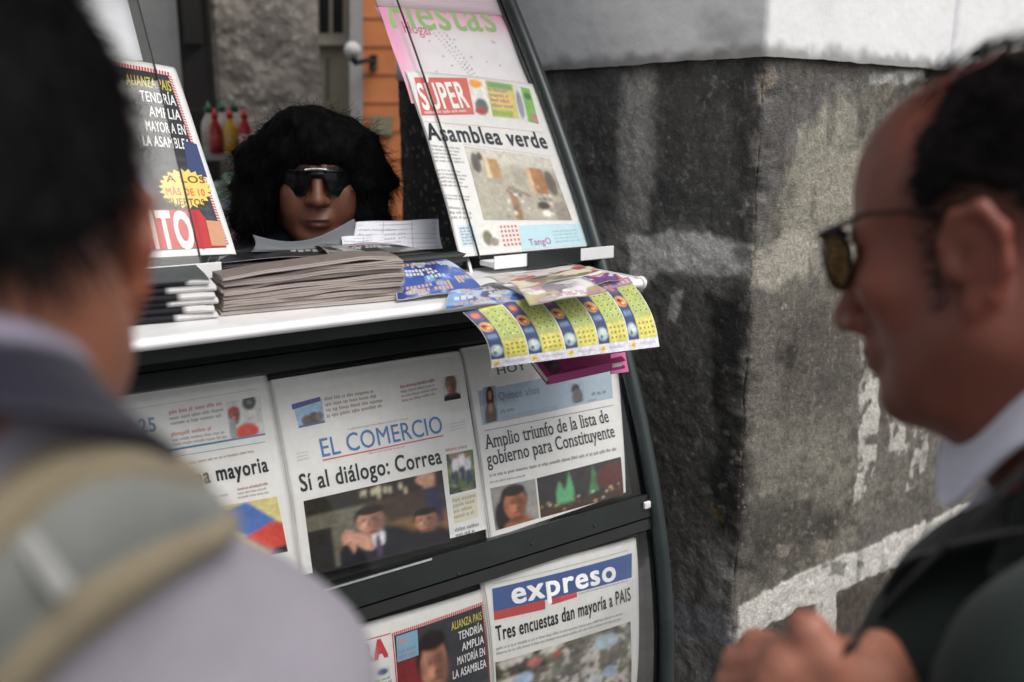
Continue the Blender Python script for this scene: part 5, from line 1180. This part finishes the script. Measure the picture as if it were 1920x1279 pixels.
def folds(amp, sc, seed, vert=1.0):
    def fn(P):
        q = P * np.array([sc, sc, sc * vert]) + seed; a = fbm(q, 3); b_ = fbm(P * sc * 2.7 + seed * 2, 2); return amp * (np.abs(a - .5) * 4 - .5) + amp * .4 * (b_ - .5)
    return fn
def legs(f, hip, fwd, right, h0=0.06):
    for s_ in (-1, 1):
        a = hip + right * .095 * s_; k = a + fwd * .02; k[2] = .50; an = a - fwd * .01; an[2] = .10
        f.cone(a, k, .095, .065, .04); f.cone(k, an, .065, .05, .03)
def shoes(P0, fwd, right, parent):
    b = MB()
    for s_ in (-1, 1):
        c_ = P0 + right * .095 * s_; ang = math.atan2(fwd[1], fwd[0]) - math.pi / 2
        Mx = Matrix.Translation((c_[0], c_[1], 0)) @ Matrix.Rotation(ang, 4, 'Z'); b = MB()
        b.box((-.048, -.10, .0), (.048, .18, .022), .008, lin((20, 19, 18)), Mx); b.box((-.044, -.095, .022), (.044, .165, .085), .03, lin((28, 26, 25)), Mx); b.build('shoe', M_gloss, parent, True)

# ------------------------------------------------------------------ man in front, seen from behind
hc = np.array([.0165, .475, 1.643]); fw = np.array([-.05, 1.0, -.38]); HM = frame(fw, .03); h1 = Head(hc, HM)
per = thing('person', [.02, .44, 0], 'man seen from behind at the left in a pale lavender shirt with a beige strap', 'person')
f = Field((-.14, .26, 1.36), (.2, .66, 1.82), .0032)
h1.build(f)
f.cone(h1.w((0, -.028, -.05)), (-.004, .395, 1.56), .056, .060, .03); f.cone(h1.w((0, .01, -.07)), (.0, .43, 1.51), .05, .055, .03)
f.cone((-.004, .400, 1.56), (.0, .425, 1.46), .056, .045, .04)
P, F = f.skin(); P = relax(P, F, 2); N = normals(P, F)
K = h1.skincol(P, (142, 87, 64), (22, 18, 17), (140, 76, 66), .2)
L = h1.l(P)
def keep1(L):
    y = L[:, 1]; zl = np.interp(y, [-.12, -.085, -.055, -.03, .03, .05, .062, .09], [-.034, -.022, .016, .046, .034, .045, .08, .086]); n = fbm(L * 60 + 3, 3); return sstep(-.020, .020, L[:, 2] - zl + .016 * (n - .5)) * (np.abs(L[:, 0]) < .0795)
kp = keep1(L); K = mix(K, lin((14, 12, 12)), kp * .95)
hair_from(h1, P, F, N, keep1, .0135, 14000, .022, .0006, 4, per, (19, 18, 19), .006, (0, -.35, -.8), .5)
mesh('body', P, F, M_skin, per, K, True)
# shirt: torso, shoulders, arms reaching towards the counter
f = Field((-.33, .14, .80), (.42, .92, 1.60), .0065)
f.ell((.01, .43, 1.26), (.145, .11, .22), .0); f.ell((.01, .45, 1.02), (.15, .11, .22), .06)
f.cone((-.04, .370, 1.555), (.02, .385, 1.548), .05, .05, .04); f.ell((.0, .40, 1.40), (.12, .10, .12), .04)
for s_ in (-1, 1):
    sh = np.array([.010 + .109 * s_, .41, 1.424]) if s_ > 0 else np.array([-.15, .37, 1.42]); f.cone((.0 + .04 * s_, .39, 1.545), sh, .050, .056, .05)
    el = sh + np.array([.03 * s_, .07, -.27]); wr_ = el + np.array([-.05 * s_, .20, -.03]); f.cone(sh, el, .062, .050, .04); f.cone(el, wr_, .050, .040, .03)
f.noise(folds(.0035, 11, 3.3)); P, F = f.skin(); P = relax(P, F, 1); SV, SF = P, F
n = fbm(P * 9 + 2, 4); K = lin((148, 143, 152)) * (1 + .12 * (n - .5))[:, None]
ch = (np.abs(np.sin(P[:, 0] * 420)) ** 8 + np.abs(np.sin(P[:, 2] * 420)) ** 8)[:, None]; K = K * (1 - .05 * np.clip(ch, 0, 1))
mesh('shirt', P, F, M_cloth, per, K, True)
from mathutils.bvhtree import BVHTree
bv = BVHTree.FromPolygons(SV.tolist(), SF.tolist())
# dark standing collar with a greyed lavender edge
th = np.linspace(0, 2 * math.pi, 73); vv = np.linspace(0, 1, 16); TH, VV = np.meshgrid(th, vv); cx, cy = -.006, .400
gap = np.abs(np.angle(np.exp(1j * (TH - math.pi / 2)))); opn = 1 - sstep(.25, .8, gap)
rad = .066 + .030 * VV ** 1.4 + .010 * opn + .004 * (fbm(np.stack([np.cos(TH) * 2, np.sin(TH) * 2, VV * 2], -1), 3) - .5); zz = 1.596 - .030 * opn - (.024 + .018 * np.cos(TH)) * VV - .050 * np.sin(TH)
P = np.stack([cx + np.cos(TH) * rad * 1.05, cy + np.sin(TH) * rad * .95, zz], -1); P[:, -1] = P[:, 0]
ncol = fbm(P * 40, 3); K = np.zeros(P.shape); K[:] = lin((34, 32, 44)); K = mix(K, lin((136, 130, 146)), 1 - sstep(.0, .08, VV - .36 + .28 * np.cos(TH))); K = K * (1 + .3 * (ncol - .5))[..., None]
sheet('collar', P[:, ::-1], M_cloth, per, K[:, ::-1].reshape(-1, 3), .004)
# bag strap over the right shoulder: measured across the back of the shirt, then over to the chest
def on_shirt(px, py, off):
    d = ray(px, py); loc, nr, _, _ = bv.ray_cast(Vector(CAM), Vector(d).normalized()); 
    return None if loc is None else np.array(loc) + np.array(nr if nr.dot(Vector(d)) < 0 else -nr) * off
inner = [(-420, 1260), (-200, 1080), (0, 900), (110, 838), (220, 848), (330, 898), (405, 938)]
outer = [(-160, 1560), (-20, 1400), (90, 1262), (200, 1170), (320, 1085), (420, 1022), (478, 992)]
nn_ = 9; rows = []
for (a, b_) in zip(inner, outer):
    row = []
    for j in range(nn_):
        t = j / (nn_ - 1); e = min(t, 1 - t); q = on_shirt(a[0] + (b_[0] - a[0]) * t, a[1] + (b_[1] - a[1]) * t, .003 + .006 * min(1, e * 6))
        row.append(q)
    rows.append(row)
rows = [r_ for r_ in rows if all(q is not None for q in r_)]
pass
last = np.array(rows[-1])
for (dy, dz) in ((.03, -.005), (.065, -.03), (.085, -.09), (.09, -.18), (.08, -.28)): rows.append([tuple(q + np.array([-.03 * max(0, -dz) * 2, dy + .02, dz])) for q in last])
P = np.array([[np.array(q) for q in r_] for r_ in rows])
def dens(P, k):
    m = P.shape[0]; t = np.linspace(0, m - 1, (m - 1) * k + 1); i = np.minimum(t.astype(int), m - 2); f_ = (t - i)[:, None, None]
    p0, p1, p2, p3 = P[np.maximum(i - 1, 0)], P[i], P[i + 1], P[np.minimum(i + 2, m - 1)]
    return .5 * (2 * p1 + (p2 - p0) * f_ + (2 * p0 - 5 * p1 + 4 * p2 - p3) * f_ ** 2 + (3 * p1 - p0 - 3 * p2 + p3) * f_ ** 3)
P = dens(P, 5); P = np.swapaxes(dens(np.swapaxes(P, 0, 1), 5), 0, 1)
U = np.linspace(0, 1, P.shape[1])[None, :] * np.ones(P.shape[:2]); K = np.zeros(P.shape); K[:] = lin((120, 122, 118)); K = mix(K, lin((132, 121, 100)), 1 - sstep(.24, .28, U)); K = mix(K, lin((132, 121, 100)), sstep(.64, .68, U)); K = mix(K, lin((98, 90, 74)), np.exp(-((U - .84) / .02) ** 2)); K = mix(K, lin((150, 142, 120)), sstep(.93, .97, U))
K = K * (1 + .25 * (fbm(P * 60, 3) - .5))[..., None]
Nn = np.cross(np.gradient(P, axis=1), np.gradient(P, axis=0)); Nn /= np.linalg.norm(Nn, axis=2, keepdims=True) + 1e-9
pf = .0035 * (np.sin(np.pi * np.clip(U / .26, 0, 1)) + np.sin(np.pi * np.clip((U - .26) / .4, 0, 1)) * .4 + np.sin(np.pi * np.clip((U - .66) / .34, 0, 1)))
sgn = 1 if (Nn[8, 20] @ (CAM - P[8, 20])) > 0 else -1
P = P + sgn * Nn * pf[..., None]
PP = P if sgn < 0 else P[:, ::-1]; KK = K if sgn < 0 else K[:, ::-1]
sheet('shoulder_strap', PP, M_cloth, per, KK.reshape(-1, 3), .004)
q = on_shirt(52, 1042, .014)  # pale block added as the highlight on the strap
if q is not None:
    b = MB(); e_ = R_ * .6 - U_ * .8; e2 = np.cross(F_, e_); b.box((-.012, -.003, -.0025), (.012, .003, .0025), .001, lin((150, 150, 146)), Matrix.Translation(q.tolist()) @ Matrix(((e_[0], e2[0], -F_[0]), (e_[1], e2[1], -F_[1]), (e_[2], e2[2], -F_[2]))).to_4x4()); b.build('strap_highlight', M_attr, per)
f = Field((-.24, .24, .03), (.28, .68, 1.0), .012); f.ell((.02, .45, .90), (.165, .12, .10), .0); legs(f, np.array([.02, .45, .86]), np.array([0, 1.0, 0]), np.array([1.0, 0, 0])); P, F = f.skin(); mesh('trousers', P, F, M_suit, per, lin((52, 54, 64)), True)
shoes(np.array([.02, .44, 0]), np.array([0, 1.0, 0]), np.array([1.0, 0, 0]), per)

# ------------------------------------------------------------------ man in the suit, in profile at the right
hc = np.array([.6462, .3331, 1.6166]); h2 = Head(hc, frame((-.21055, .93864, -.27316), -.0462)); fwb = np.array([-.16, .987, 0]); rb = np.array([.987, .16, 0])
per = thing('person', [.66, .27, 0], 'man in a dark suit in profile at the right with glasses and receding dark hair', 'person')
f = Field((.28, .08, 1.22), (.84, .52, 1.80), .0034)
h2.build(f, 1.06, 1.12)
nk = np.array([.684, .250, 1.475]); f.cone(h2.w((0, -.03, -.05)), nk, .063, .068, .03); f.cone(h2.w((0, .02, -.085)), nk + fwb * .03, .045, .058, .03); f.cone(h2.w((0, .04, -.095)), nk + fwb * .05, .02, .035, .03)
f.ell(h2.w((0, .045, -.092)), (.045, .035, .022), .02); f.cone(nk, nk + np.array([0, .02, -.12]), .052, .04, .03)
# left hand closed round the bag strap, joined through the wrist and forearm to the body surface
def hp(px, py, d): return atD(1590 + (px - 1560) * .84, 1272 + (py - 1262) * .86, d)
HD = .60
mcp = [atD(1500, 1226, HD - .012), atD(1470, 1248, HD - .010), atD(1446, 1278, HD - .006), atD(1432, 1314, HD)]
wrist = hp(1705, 1450, HD + .004)
f.cone(wrist, hp(1600, 1290, HD), .026, .030, .015); f.cone(hp(1600, 1270, HD), mcp[0], .024, .0125, .014); f.cone(hp(1600, 1300, HD), mcp[2], .024, .012, .016); f.cone(hp(1620, 1330, HD), mcp[3], .022, .011, .016); f.cone(hp(1590, 1280, HD), mcp[1], .022, .0125, .014)
for i, m_ in enumerate(mcp):
    ln = (.040, .044, .041, .033)[i]; r0 = (.0108, .0110, .0103, .0090)[i]; dv = -R_ * .42 + F_ * .75 - U_ * (.10 + .10 * i); dv /= np.linalg.norm(dv)
    pipj = m_ + dv * ln; d2_ = F_ * .75 - U_ * .45 + R_ * .45; d2_ /= np.linalg.norm(d2_); dip = pipj + d2_ * ln * .62; d3_ = R_ * .9 - F_ * .35; tip = dip + d3_ / np.linalg.norm(d3_) * ln * .42
    f.cone(m_, pipj, r0 * 1.0, r0 * .94, .0025); f.cone(pipj, dip, r0 * .97, r0 * .9, .003); f.cone(dip, tip, r0 * .9, r0 * .75, .004); f.ell(m_ + U_ * .002 - F_ * .002, (r0 * 1.08,) * 3, .005)
tb = atD(1606, 1275, HD - .010); tm = atD(1552, 1228, HD - .020); tt = atD(1516, 1182, HD - .018); tq = atD(1508, 1168, HD - .014); f.cone(hp(1610, 1300, HD), atD(1650, 1218, HD + .012), .020, .013, .012)
f.cone(tb, tm, .018, .0125, .012); f.cone(tm, tt, .0122, .0118, .006); f.cone(tt, tq, .0116, .0095, .006)
fore = hp(1905, 1640, HD + .03); f.cone(wrist, fore, .026, .036, .02)
el2 = np.array([.50, .17, 1.13]); f2e = fore
P, F = f.skin(); P = relax(P, F, 2)
# keep one surface: head, neck and hand share this mesh
N = normals(P, F); K = h2.skincol(P, (122, 69, 54), (36, 28, 24), (96, 54, 46), .45); L = h2.l(P)
hand = L[:, 2] < -.20
K = np.where(hand[:, None], lin((158, 104, 84)) * (1 + .6 * (fbm(P * 55, 4) - .5))[:, None], K)
knu = np.zeros(len(P))
for m_ in mcp: knu += np.exp(-((P - m_) ** 2).sum(1) / .00016)
K = mix(K, lin((186, 122, 102)), np.clip(knu, 0, 1) * .5)
def keep2(L):
    x, y, z = np.abs(L[:, 0]), L[:, 1], L[:, 2]; n = fbm(L * 50 + 3, 3)
    zl = np.interp(y, [-.12, -.08, -.05, -.03, -.005, .012, .03, .045], [-.055, -.05, -.02, .035, .047, .04, .02, .05])
    yl = np.interp(z, [.0, .03, .06, .09, .12, .14], [.026, .028, .028, .014, -.004, -.02])
    side = sstep(-.012, .014, z - zl + .014 * (n - .5)) * (1 - sstep(-.014, .012, y - yl + .02 * (n - .5)))
    burn = np.exp(-((y - .026) / .008) ** 2) * sstep(-.04, -.02, z) * (1 - sstep(.03, .04, z)) * (x > .05) * .35
    top = .26 * sstep(.095, .115, z) * (1 - sstep(.02, .06, y)) * (x < .06)
    bald = 1 - .96 * sstep(.108, .122, z) * (1 - sstep(.03, .055, x))
    return np.clip(np.maximum(side * bald, np.maximum(burn, top * .8)), 0, 1) * (x < .082)
kp = keep2(L) * (~hand); K = mix(K, lin((34, 28, 26)), np.clip(kp * 1.1, 0, .86))
lm = np.clip(1 - np.hypot(L[:, 1] - .0, L[:, 2] - .036) / .035, 0, 1) * (np.abs(L[:, 0]) > .06); K = mix(K, lin((120, 84, 70)), lm * .35)
hair_from(h2, P, F, N, lambda L: keep2(L) * (L[:, 2] > -.15), .007, 8000, .026, .00055, 7, per, (26, 23, 22), .004, (0, -1.0, -.15), .22)
mesh('body', P, F, M_skin, per, K, True)
# glasses: tinted lenses, thick dark rims, arms hooked over the ears
gl = thing('x', [0, 0, 0], '', '') if False else None
M_rim = mat('tortoiseshell acetate', tuple(lin((40, 30, 24))), rough=.2, nscale=60, namt=.5); M_lens = glass('brown tinted lens', (.13, .092, .05), .5, .03)
gb = MB(); lens_parts = []
GY, GZ = .106, .016
for s_ in (-1, 1):
    rim = []
    for k in range(33):
        a = 2 * math.pi * k / 32; c_, s2 = math.cos(a), math.sin(a); rx, rz = .0235, .0195
        px_ = np.sign(c_) * abs(c_) ** .8 * rx; pz_ = np.sign(s2) * abs(s2) ** .8 * rz * (1.0 if s2 > 0 else 1.12); px_ *= 1 + .08 * (s2 > 0)
        rim.append((s_ * .033 + px_, GY - .08 * abs(s_ * .033 + px_) ** 1.3 - .06 * pz_ * -1 * 0, GZ + pz_))
    gb.tube([h2.w(q) for q in rim], .0019, 8, (1, 1, 1), False)
    gb.tube([h2.w(q) for q in (( s_ * .008, GY, GZ + .019), (s_ * .034, GY - .001, GZ + .0245), (s_ * .061, GY - .004, GZ + .019))], .0026, 8)
    V = [h2.w((s_ * .033, GY - .001, GZ))] + [h2.w(q) for q in rim[:-1]]; lens_parts.append((V, [(0, 1 + i, 1 + (i + 1) % 32) for i in range(32)]))
    gb.tube([h2.w(q) for q in ((s_ * .061, GY - .004, GZ + .019), (s_ * .071, GY - .012, GZ + .020), (s_ * .079, .06, GZ + .026), (s_ * .083, .01, .034), (s_ * .088, -.008, .036), (s_ * .087, -.030, .018))], [.003, .0026, .0019, .0018, .0018, .0016], 8)
gb.tube([h2.w(q) for q in ((-.009, GY, GZ + .012), (0, GY + .002, GZ + .015), (.009, GY, GZ + .012))], .002, 8)
gf = gb.build('glasses', M_rim, per, True)
for V, Fl in lens_parts: mesh('lens', V, Fl, M_lens, gf)
# suit jacket
f = Field((.32, -.08, .76), (1.06, .56, 1.58), .0068)
cb = np.array([.692, .246, 0]); Z = lambda z, a=0, b_=0: cb + np.array([0, 0, z]) + fwb * a + rb * b_
Mb = np.stack([rb, fwb, Z_], 1)
f.ell(Z(1.24, .03), (.185, .145, .215), .0, Mb); f.ell(Z(1.0, .03), (.18, .15, .24), .06, Mb); f.ell(Z(.86), (.19, .135, .12), .05, Mb)
f.cone(Z(1.440, -.03, -.06), Z(1.440, -.03, .06), .055, .055, .04); f.cone(Z(1.462, -.065, -.035), Z(1.462, -.065, .035), .042, .042, .03)
for s_ in (-1, 1):
    sh = Z(1.390, -.02, .185 * s_); f.cone(Z(1.452, -.03, .06 * s_), sh, .050, .058, .05)
    if s_ < 0: el, wq = np.array([.435, .11, 1.17]), fore + (wrist - fore) * .72
    else: el = sh + np.array([.05, .03, -.28]); wq = el + np.array([-.02, .16, -.16])
    f.cone(sh, el, .066, .054, .04); f.cone(el, wq, .054, .042, .03)
f.cone(Z(1.62, .0), Z(1.44, .02), .072, .078, .012, True); f.cone(Z(1.50, .08), Z(1.36, .15), .028, .02, .012, True)
f.noise(folds(.003, 10, 8.1)); P, F = f.skin(); P = relax(P, F, 1); JV, JF = P, F
n = fbm(P * 14 + 5, 4); mesh('jacket', P, F, M_suit, per, lin((34, 43, 40)) * (1 + .4 * (n - .5))[:, None], True)
bvj = BVHTree.FromPolygons(JV.tolist(), JF.tolist())
# white lavender shirt collar: band round the neck with a folded leaf
th = np.linspace(0, 2 * math.pi, 73); vv = np.linspace(0, 1, 14); TH, VV = np.meshgrid(th, vv); fa = math.atan2(fwb[1], fwb[0]); gap = np.abs(np.angle(np.exp(1j * (TH - fa))))
opn = 1 - sstep(.1, .55, gap); rad = .0800 + (.008 + .014 * np.clip(np.cos(gap - .6), 0, 1)) * VV ** 1.3 + .004 * opn; zz = 1.616 - .056 * np.maximum(np.cos(gap), 0) - .03 * np.clip(-np.cos(gap), 0, 1) - (.085 + .050 * np.exp(-((gap - .75) / .40) ** 2)) * VV
ctr = nk + fwb * .012
P = np.stack([ctr[0] + np.cos(TH) * rad, ctr[1] + np.sin(TH) * rad, zz], -1) + (fwb * .028)[None, None] * (1.52 - zz[..., None]) * 2; P[:, -1] = P[:, 0]
sheet('shirt_collar', P[:, ::-1], M_cloth, per, lin((226, 228, 242)), .003)
TH, VV = np.meshgrid(np.linspace(fa + 1.35, fa + 2 * math.pi - 1.35, 61), np.linspace(0, 1, 12)); gap = np.abs(np.angle(np.exp(1j * (TH - fa))))
rad = .094 + .026 * VV ** 1.2 + .004 * np.cos(gap); zz = 1.520 - .03 * np.maximum(np.cos(gap), 0) + .02 * np.clip(-np.cos(gap), 0, 1) - (.085 + .02 * np.cos(gap)) * VV
P = np.stack([ctr[0] + np.cos(TH) * rad, ctr[1] + np.sin(TH) * rad, zz], -1) + (fwb * .028)[None, None] * (1.52 - zz[..., None]) * 2
sheet('jacket_collar', P[:, ::-1], M_suit, per, lin((18, 20, 20)), .005)
f = Field((.5, .2, 1.2), (.8, .52, 1.52), .006); f.ell(Z(1.33, .025), (.11, .088, .15), .0, Mb); f.cone(Z(1.46, .0), Z(1.38, .03), .07, .085, .03); P, F = f.skin(); mesh('shirt', P, F, M_cloth, per, lin((196, 198, 216)), True)
# lapels lie on the jacket front
for s_ in (-1, 1):
    A_ = [Z(1.500, -.03, .088 * s_), Z(1.445, .075, .080 * s_), Z(1.36, .125, .045 * s_), Z(1.22, .145, .01 * s_)]; B_ = [Z(1.485, -.03, .112 * s_), Z(1.43, .075, .125 * s_), Z(1.38, .115, .115 * s_), Z(1.24, .135, .04 * s_)]
    P = dens(np.array([[a, a * .5 + b_ * .5 + fwb * .006, b_] for a, b_ in zip(A_, B_)]), 6); P = np.swapaxes(dens(np.swapaxes(P, 0, 1), 4), 0, 1)
    sheet('lapel', P if s_ > 0 else P[:, ::-1], M_suit, per, lin((15, 17, 17)), .005)
f = Field((.42, .06, .03), (.90, .50, .96), .012); f.ell(Z(.86), (.17, .125, .10), .0, Mb); legs(f, Z(.84), fwb, rb); P, F = f.skin(); mesh('trousers', P, F, M_suit, per, lin((44, 48, 48)), True)
shoes(Z(0), fwb, rb, per)
# bag strap in his hand (held: a thing of its own)
S0, S1, S2 = atD(1990, 815, .56), atD(1808, 985, .545), atD(1590, 1222, .572); S3 = atD(1520, 1420, .61)
pts = dens(np.array([[S0], [S1], [S1 * .5 + S2 * .5 + U_ * .003], [S2], [S3], [S3 + np.array([.02, .03, -.25])]]), 6)[:, 0]
b = MB(); wd = (R_ * .65 + U_ * .75) * .013
V = []; 
for p_ in pts: V += [p_ - wd - F_ * .0022, p_ + wd - F_ * .0022, p_ + wd + F_ * .0022, p_ - wd + F_ * .0022]
Fs = [(i * 4 + k, i * 4 + (k + 1) % 4, (i + 1) * 4 + (k + 1) % 4, (i + 1) * 4 + k) for i in range(len(pts) - 1) for k in range(4)] + [(3, 2, 1, 0)]
tag(mesh('bag_strap', V, Fs, M_suit, None, lin((16, 16, 17)), True), 'black bag strap held in the fist of the man in the suit', 'strap')

# ------------------------------------------------------------------ vendor behind the hatch
hc = atD(597, 345, 1.90); fw = -ray(640, 368); fw[2] = -.04; h3 = Head(hc, frame(fw, .02), 1.05)
per = thing('person', [hc[0], hc[1] + .03, 0], 'vendor with big fluffy black hair and dark sunglasses behind the hatch', 'person')
f = Field(hc + np.array([-.14, -.16, -.42]), hc + np.array([.14, .16, .17]), .0042); h3.build(f, 1.16, 1.0, .009, 1)
nk = hc + np.array([.01, .03, -.19]); f.cone(h3.w((0, -.03, -.05)), nk, .056, .062, .03); f.cone(h3.w((0, .01, -.08)), nk, .045, .058, .03); f.cone(nk, nk + np.array([0, .02, -.2]), .062, .10, .04)
P, F = f.skin(); P = relax(P, F, 1); K = h3.skincol(P, (108, 68, 50), (24, 20, 18), (84, 48, 42)); mesh('body', P, F, M_skin, per, K, True)
# hair: voluminous mass with a fringe, then loose curling strands
f = Field(hc - .24, hc + .24, .006)
H_l = lambda c, r, k=.03, cut=False: f.ell(h3.w(c), r, k, h3.M, cut)
H_l((0, -.02, .050), (.112, .110, .098), 0); H_l((0, .03, .078), (.092, .085, .060), .04)
for s_, dx in ((-1, .090), (1, .104)): H_l((s_ * dx, -.01, -.005), (.055, .075, .092), .04); H_l((s_ * (dx + .014), .0, -.060 - .012 * (s_ < 0)), (.046, .06, .05), .03)
H_l((0, -.07, -.03), (.10, .06, .10), .04)
H_l((0, .135, -.055), (.077, .11, .094), .012, True); H_l((0, .02, -.10), (.055, .075, .06), .01, True)
for x_ in (-.05, -.02, .015, .05): H_l((x_, .088 - 4 * x_ * x_, .060), (.024, .020, .030), .015)
f.noise(lambda P: .034 * (fbm(P * 15 + 3, 4) - .5) * 2); P, F = f.skin(); N = normals(P, F); rs = np.random.default_rng(9)
n = fbm(P * 60, 3); parts = [(P, F, lin((9, 8, 8)) * (.7 + .6 * n)[:, None])]
i = rs.choice(len(P), 16000); D = N[i] * (.15 + .5 * rs.random((16000, 1)) ** 2) + rs.normal(size=(16000, 3)) * .40 + np.array([0, 0, -.45]); parts.append(strands('', P[i] - N[i] * .004, D, .028 + .03 * rs.random(16000), .00045, None, None, lin((11, 10, 10)) * (.6 + .8 * rs.random(16000))[:, None], 5, .12, .5, 9))
V, Fq, K = merge(parts); mesh('hair', V, Fq, M_hair, per, K, True)
# wrap sunglasses
M_shade = mat('black sunglass lens', (.006, .006, .007), rough=.12, spec=.18)
us = np.linspace(-1, 1, 61); vs = np.linspace(0, 1, 12); U, W = np.meshgrid(us, vs); x = U * .080
yy = .106 - .062 * np.abs(U) ** 2.2; ztop = .034 - .006 * np.abs(U) ** 2; zbot = np.where(np.abs(U) < .16, .020, -.014 + .028 * np.clip((np.abs(U) - .55) / .45, 0, 1) ** 1.6 + .034 * np.exp(-((np.abs(U) - .12) / .09) ** 2))
zz = ztop + (zbot - ztop) * W; P = np.stack([x, yy + .004 * np.sin(np.pi * W), zz], -1).reshape(-1, 3); P = np.array([h3.w(p_) for p_ in P]).reshape(12, 61, 3)
sg_ = sheet('sunglasses', P[:, ::-1], M_shade, per, None, .002)
b = MB(); b.tube([h3.w((t * .076, .1075 - .062 * abs(t) ** 2.2, .0345 - .006 * t * t)) for t in np.linspace(-1, 1, 25)], .0026, 8, (1, 1, 1)); b.build('frame_bar', mat('polished black plastic', (.02, .02, .022), rough=.12, spec=.8), sg_, True)
b = MB(); b.tube([h3.w((t * .022, .110 - .001, .0375 - .002 * t * t)) for t in np.linspace(-1, 1, 9)], .0022, 8, (1, 1, 1)); b.build('bridge_highlight', M_alu, sg_, True)  # metal bar added as the white highlight at the top of the sunglasses
# navy jacket
f = Field((hc[0] - .34, hc[1] - .16, .85), (hc[0] + .34, hc[1] + .30, hc[2] + .02), .009); tc_ = np.array([hc[0], hc[1] + .06, 0])
f.ell(tc_ + np.array([0, .0, 1.10]), (.18, .12, .26), 0)
for s_ in (-1, 1):
    sh = tc_ + np.array([.18 * s_, .0, 1.40]); f.cone(tc_ + np.array([.05 * s_, 0, 1.465]), sh, .055, .06, .05); el = sh + np.array([.06 * s_, .02, -.26]); f.cone(sh, el, .06, .05, .04); f.cone(el, el + np.array([-.08 * s_, -.12, .06]), .05, .042, .03)
f.cone(tc_ + np.array([-.04, .01, 1.455]), tc_ + np.array([.04, .01, 1.455]), .065, .065, .03); f.ell(tc_ + np.array([0, .0, 1.26]), (.17, .11, .17), .05)
f.noise(folds(.003, 10, 4.4)); P, F = f.skin(); mesh('jacket', P, F, M_suit, per, lin((34, 38, 52)), True)
f = Field((hc[0] - .2, hc[1] - .1, .03), (hc[0] + .2, hc[1] + .26, .98), .012); f.ell(tc_ + np.array([0, 0, .88]), (.16, .11, .1), 0); legs(f, tc_ + np.array([0, 0, .84]), np.array([0, -1.0, 0]), np.array([1.0, 0, 0])); P, F = f.skin(); mesh('trousers', P, F, M_suit, per, lin((40, 42, 50)), True)
shoes(tc_, np.array([0, -1.0, 0]), np.array([1.0, 0, 0]), per)
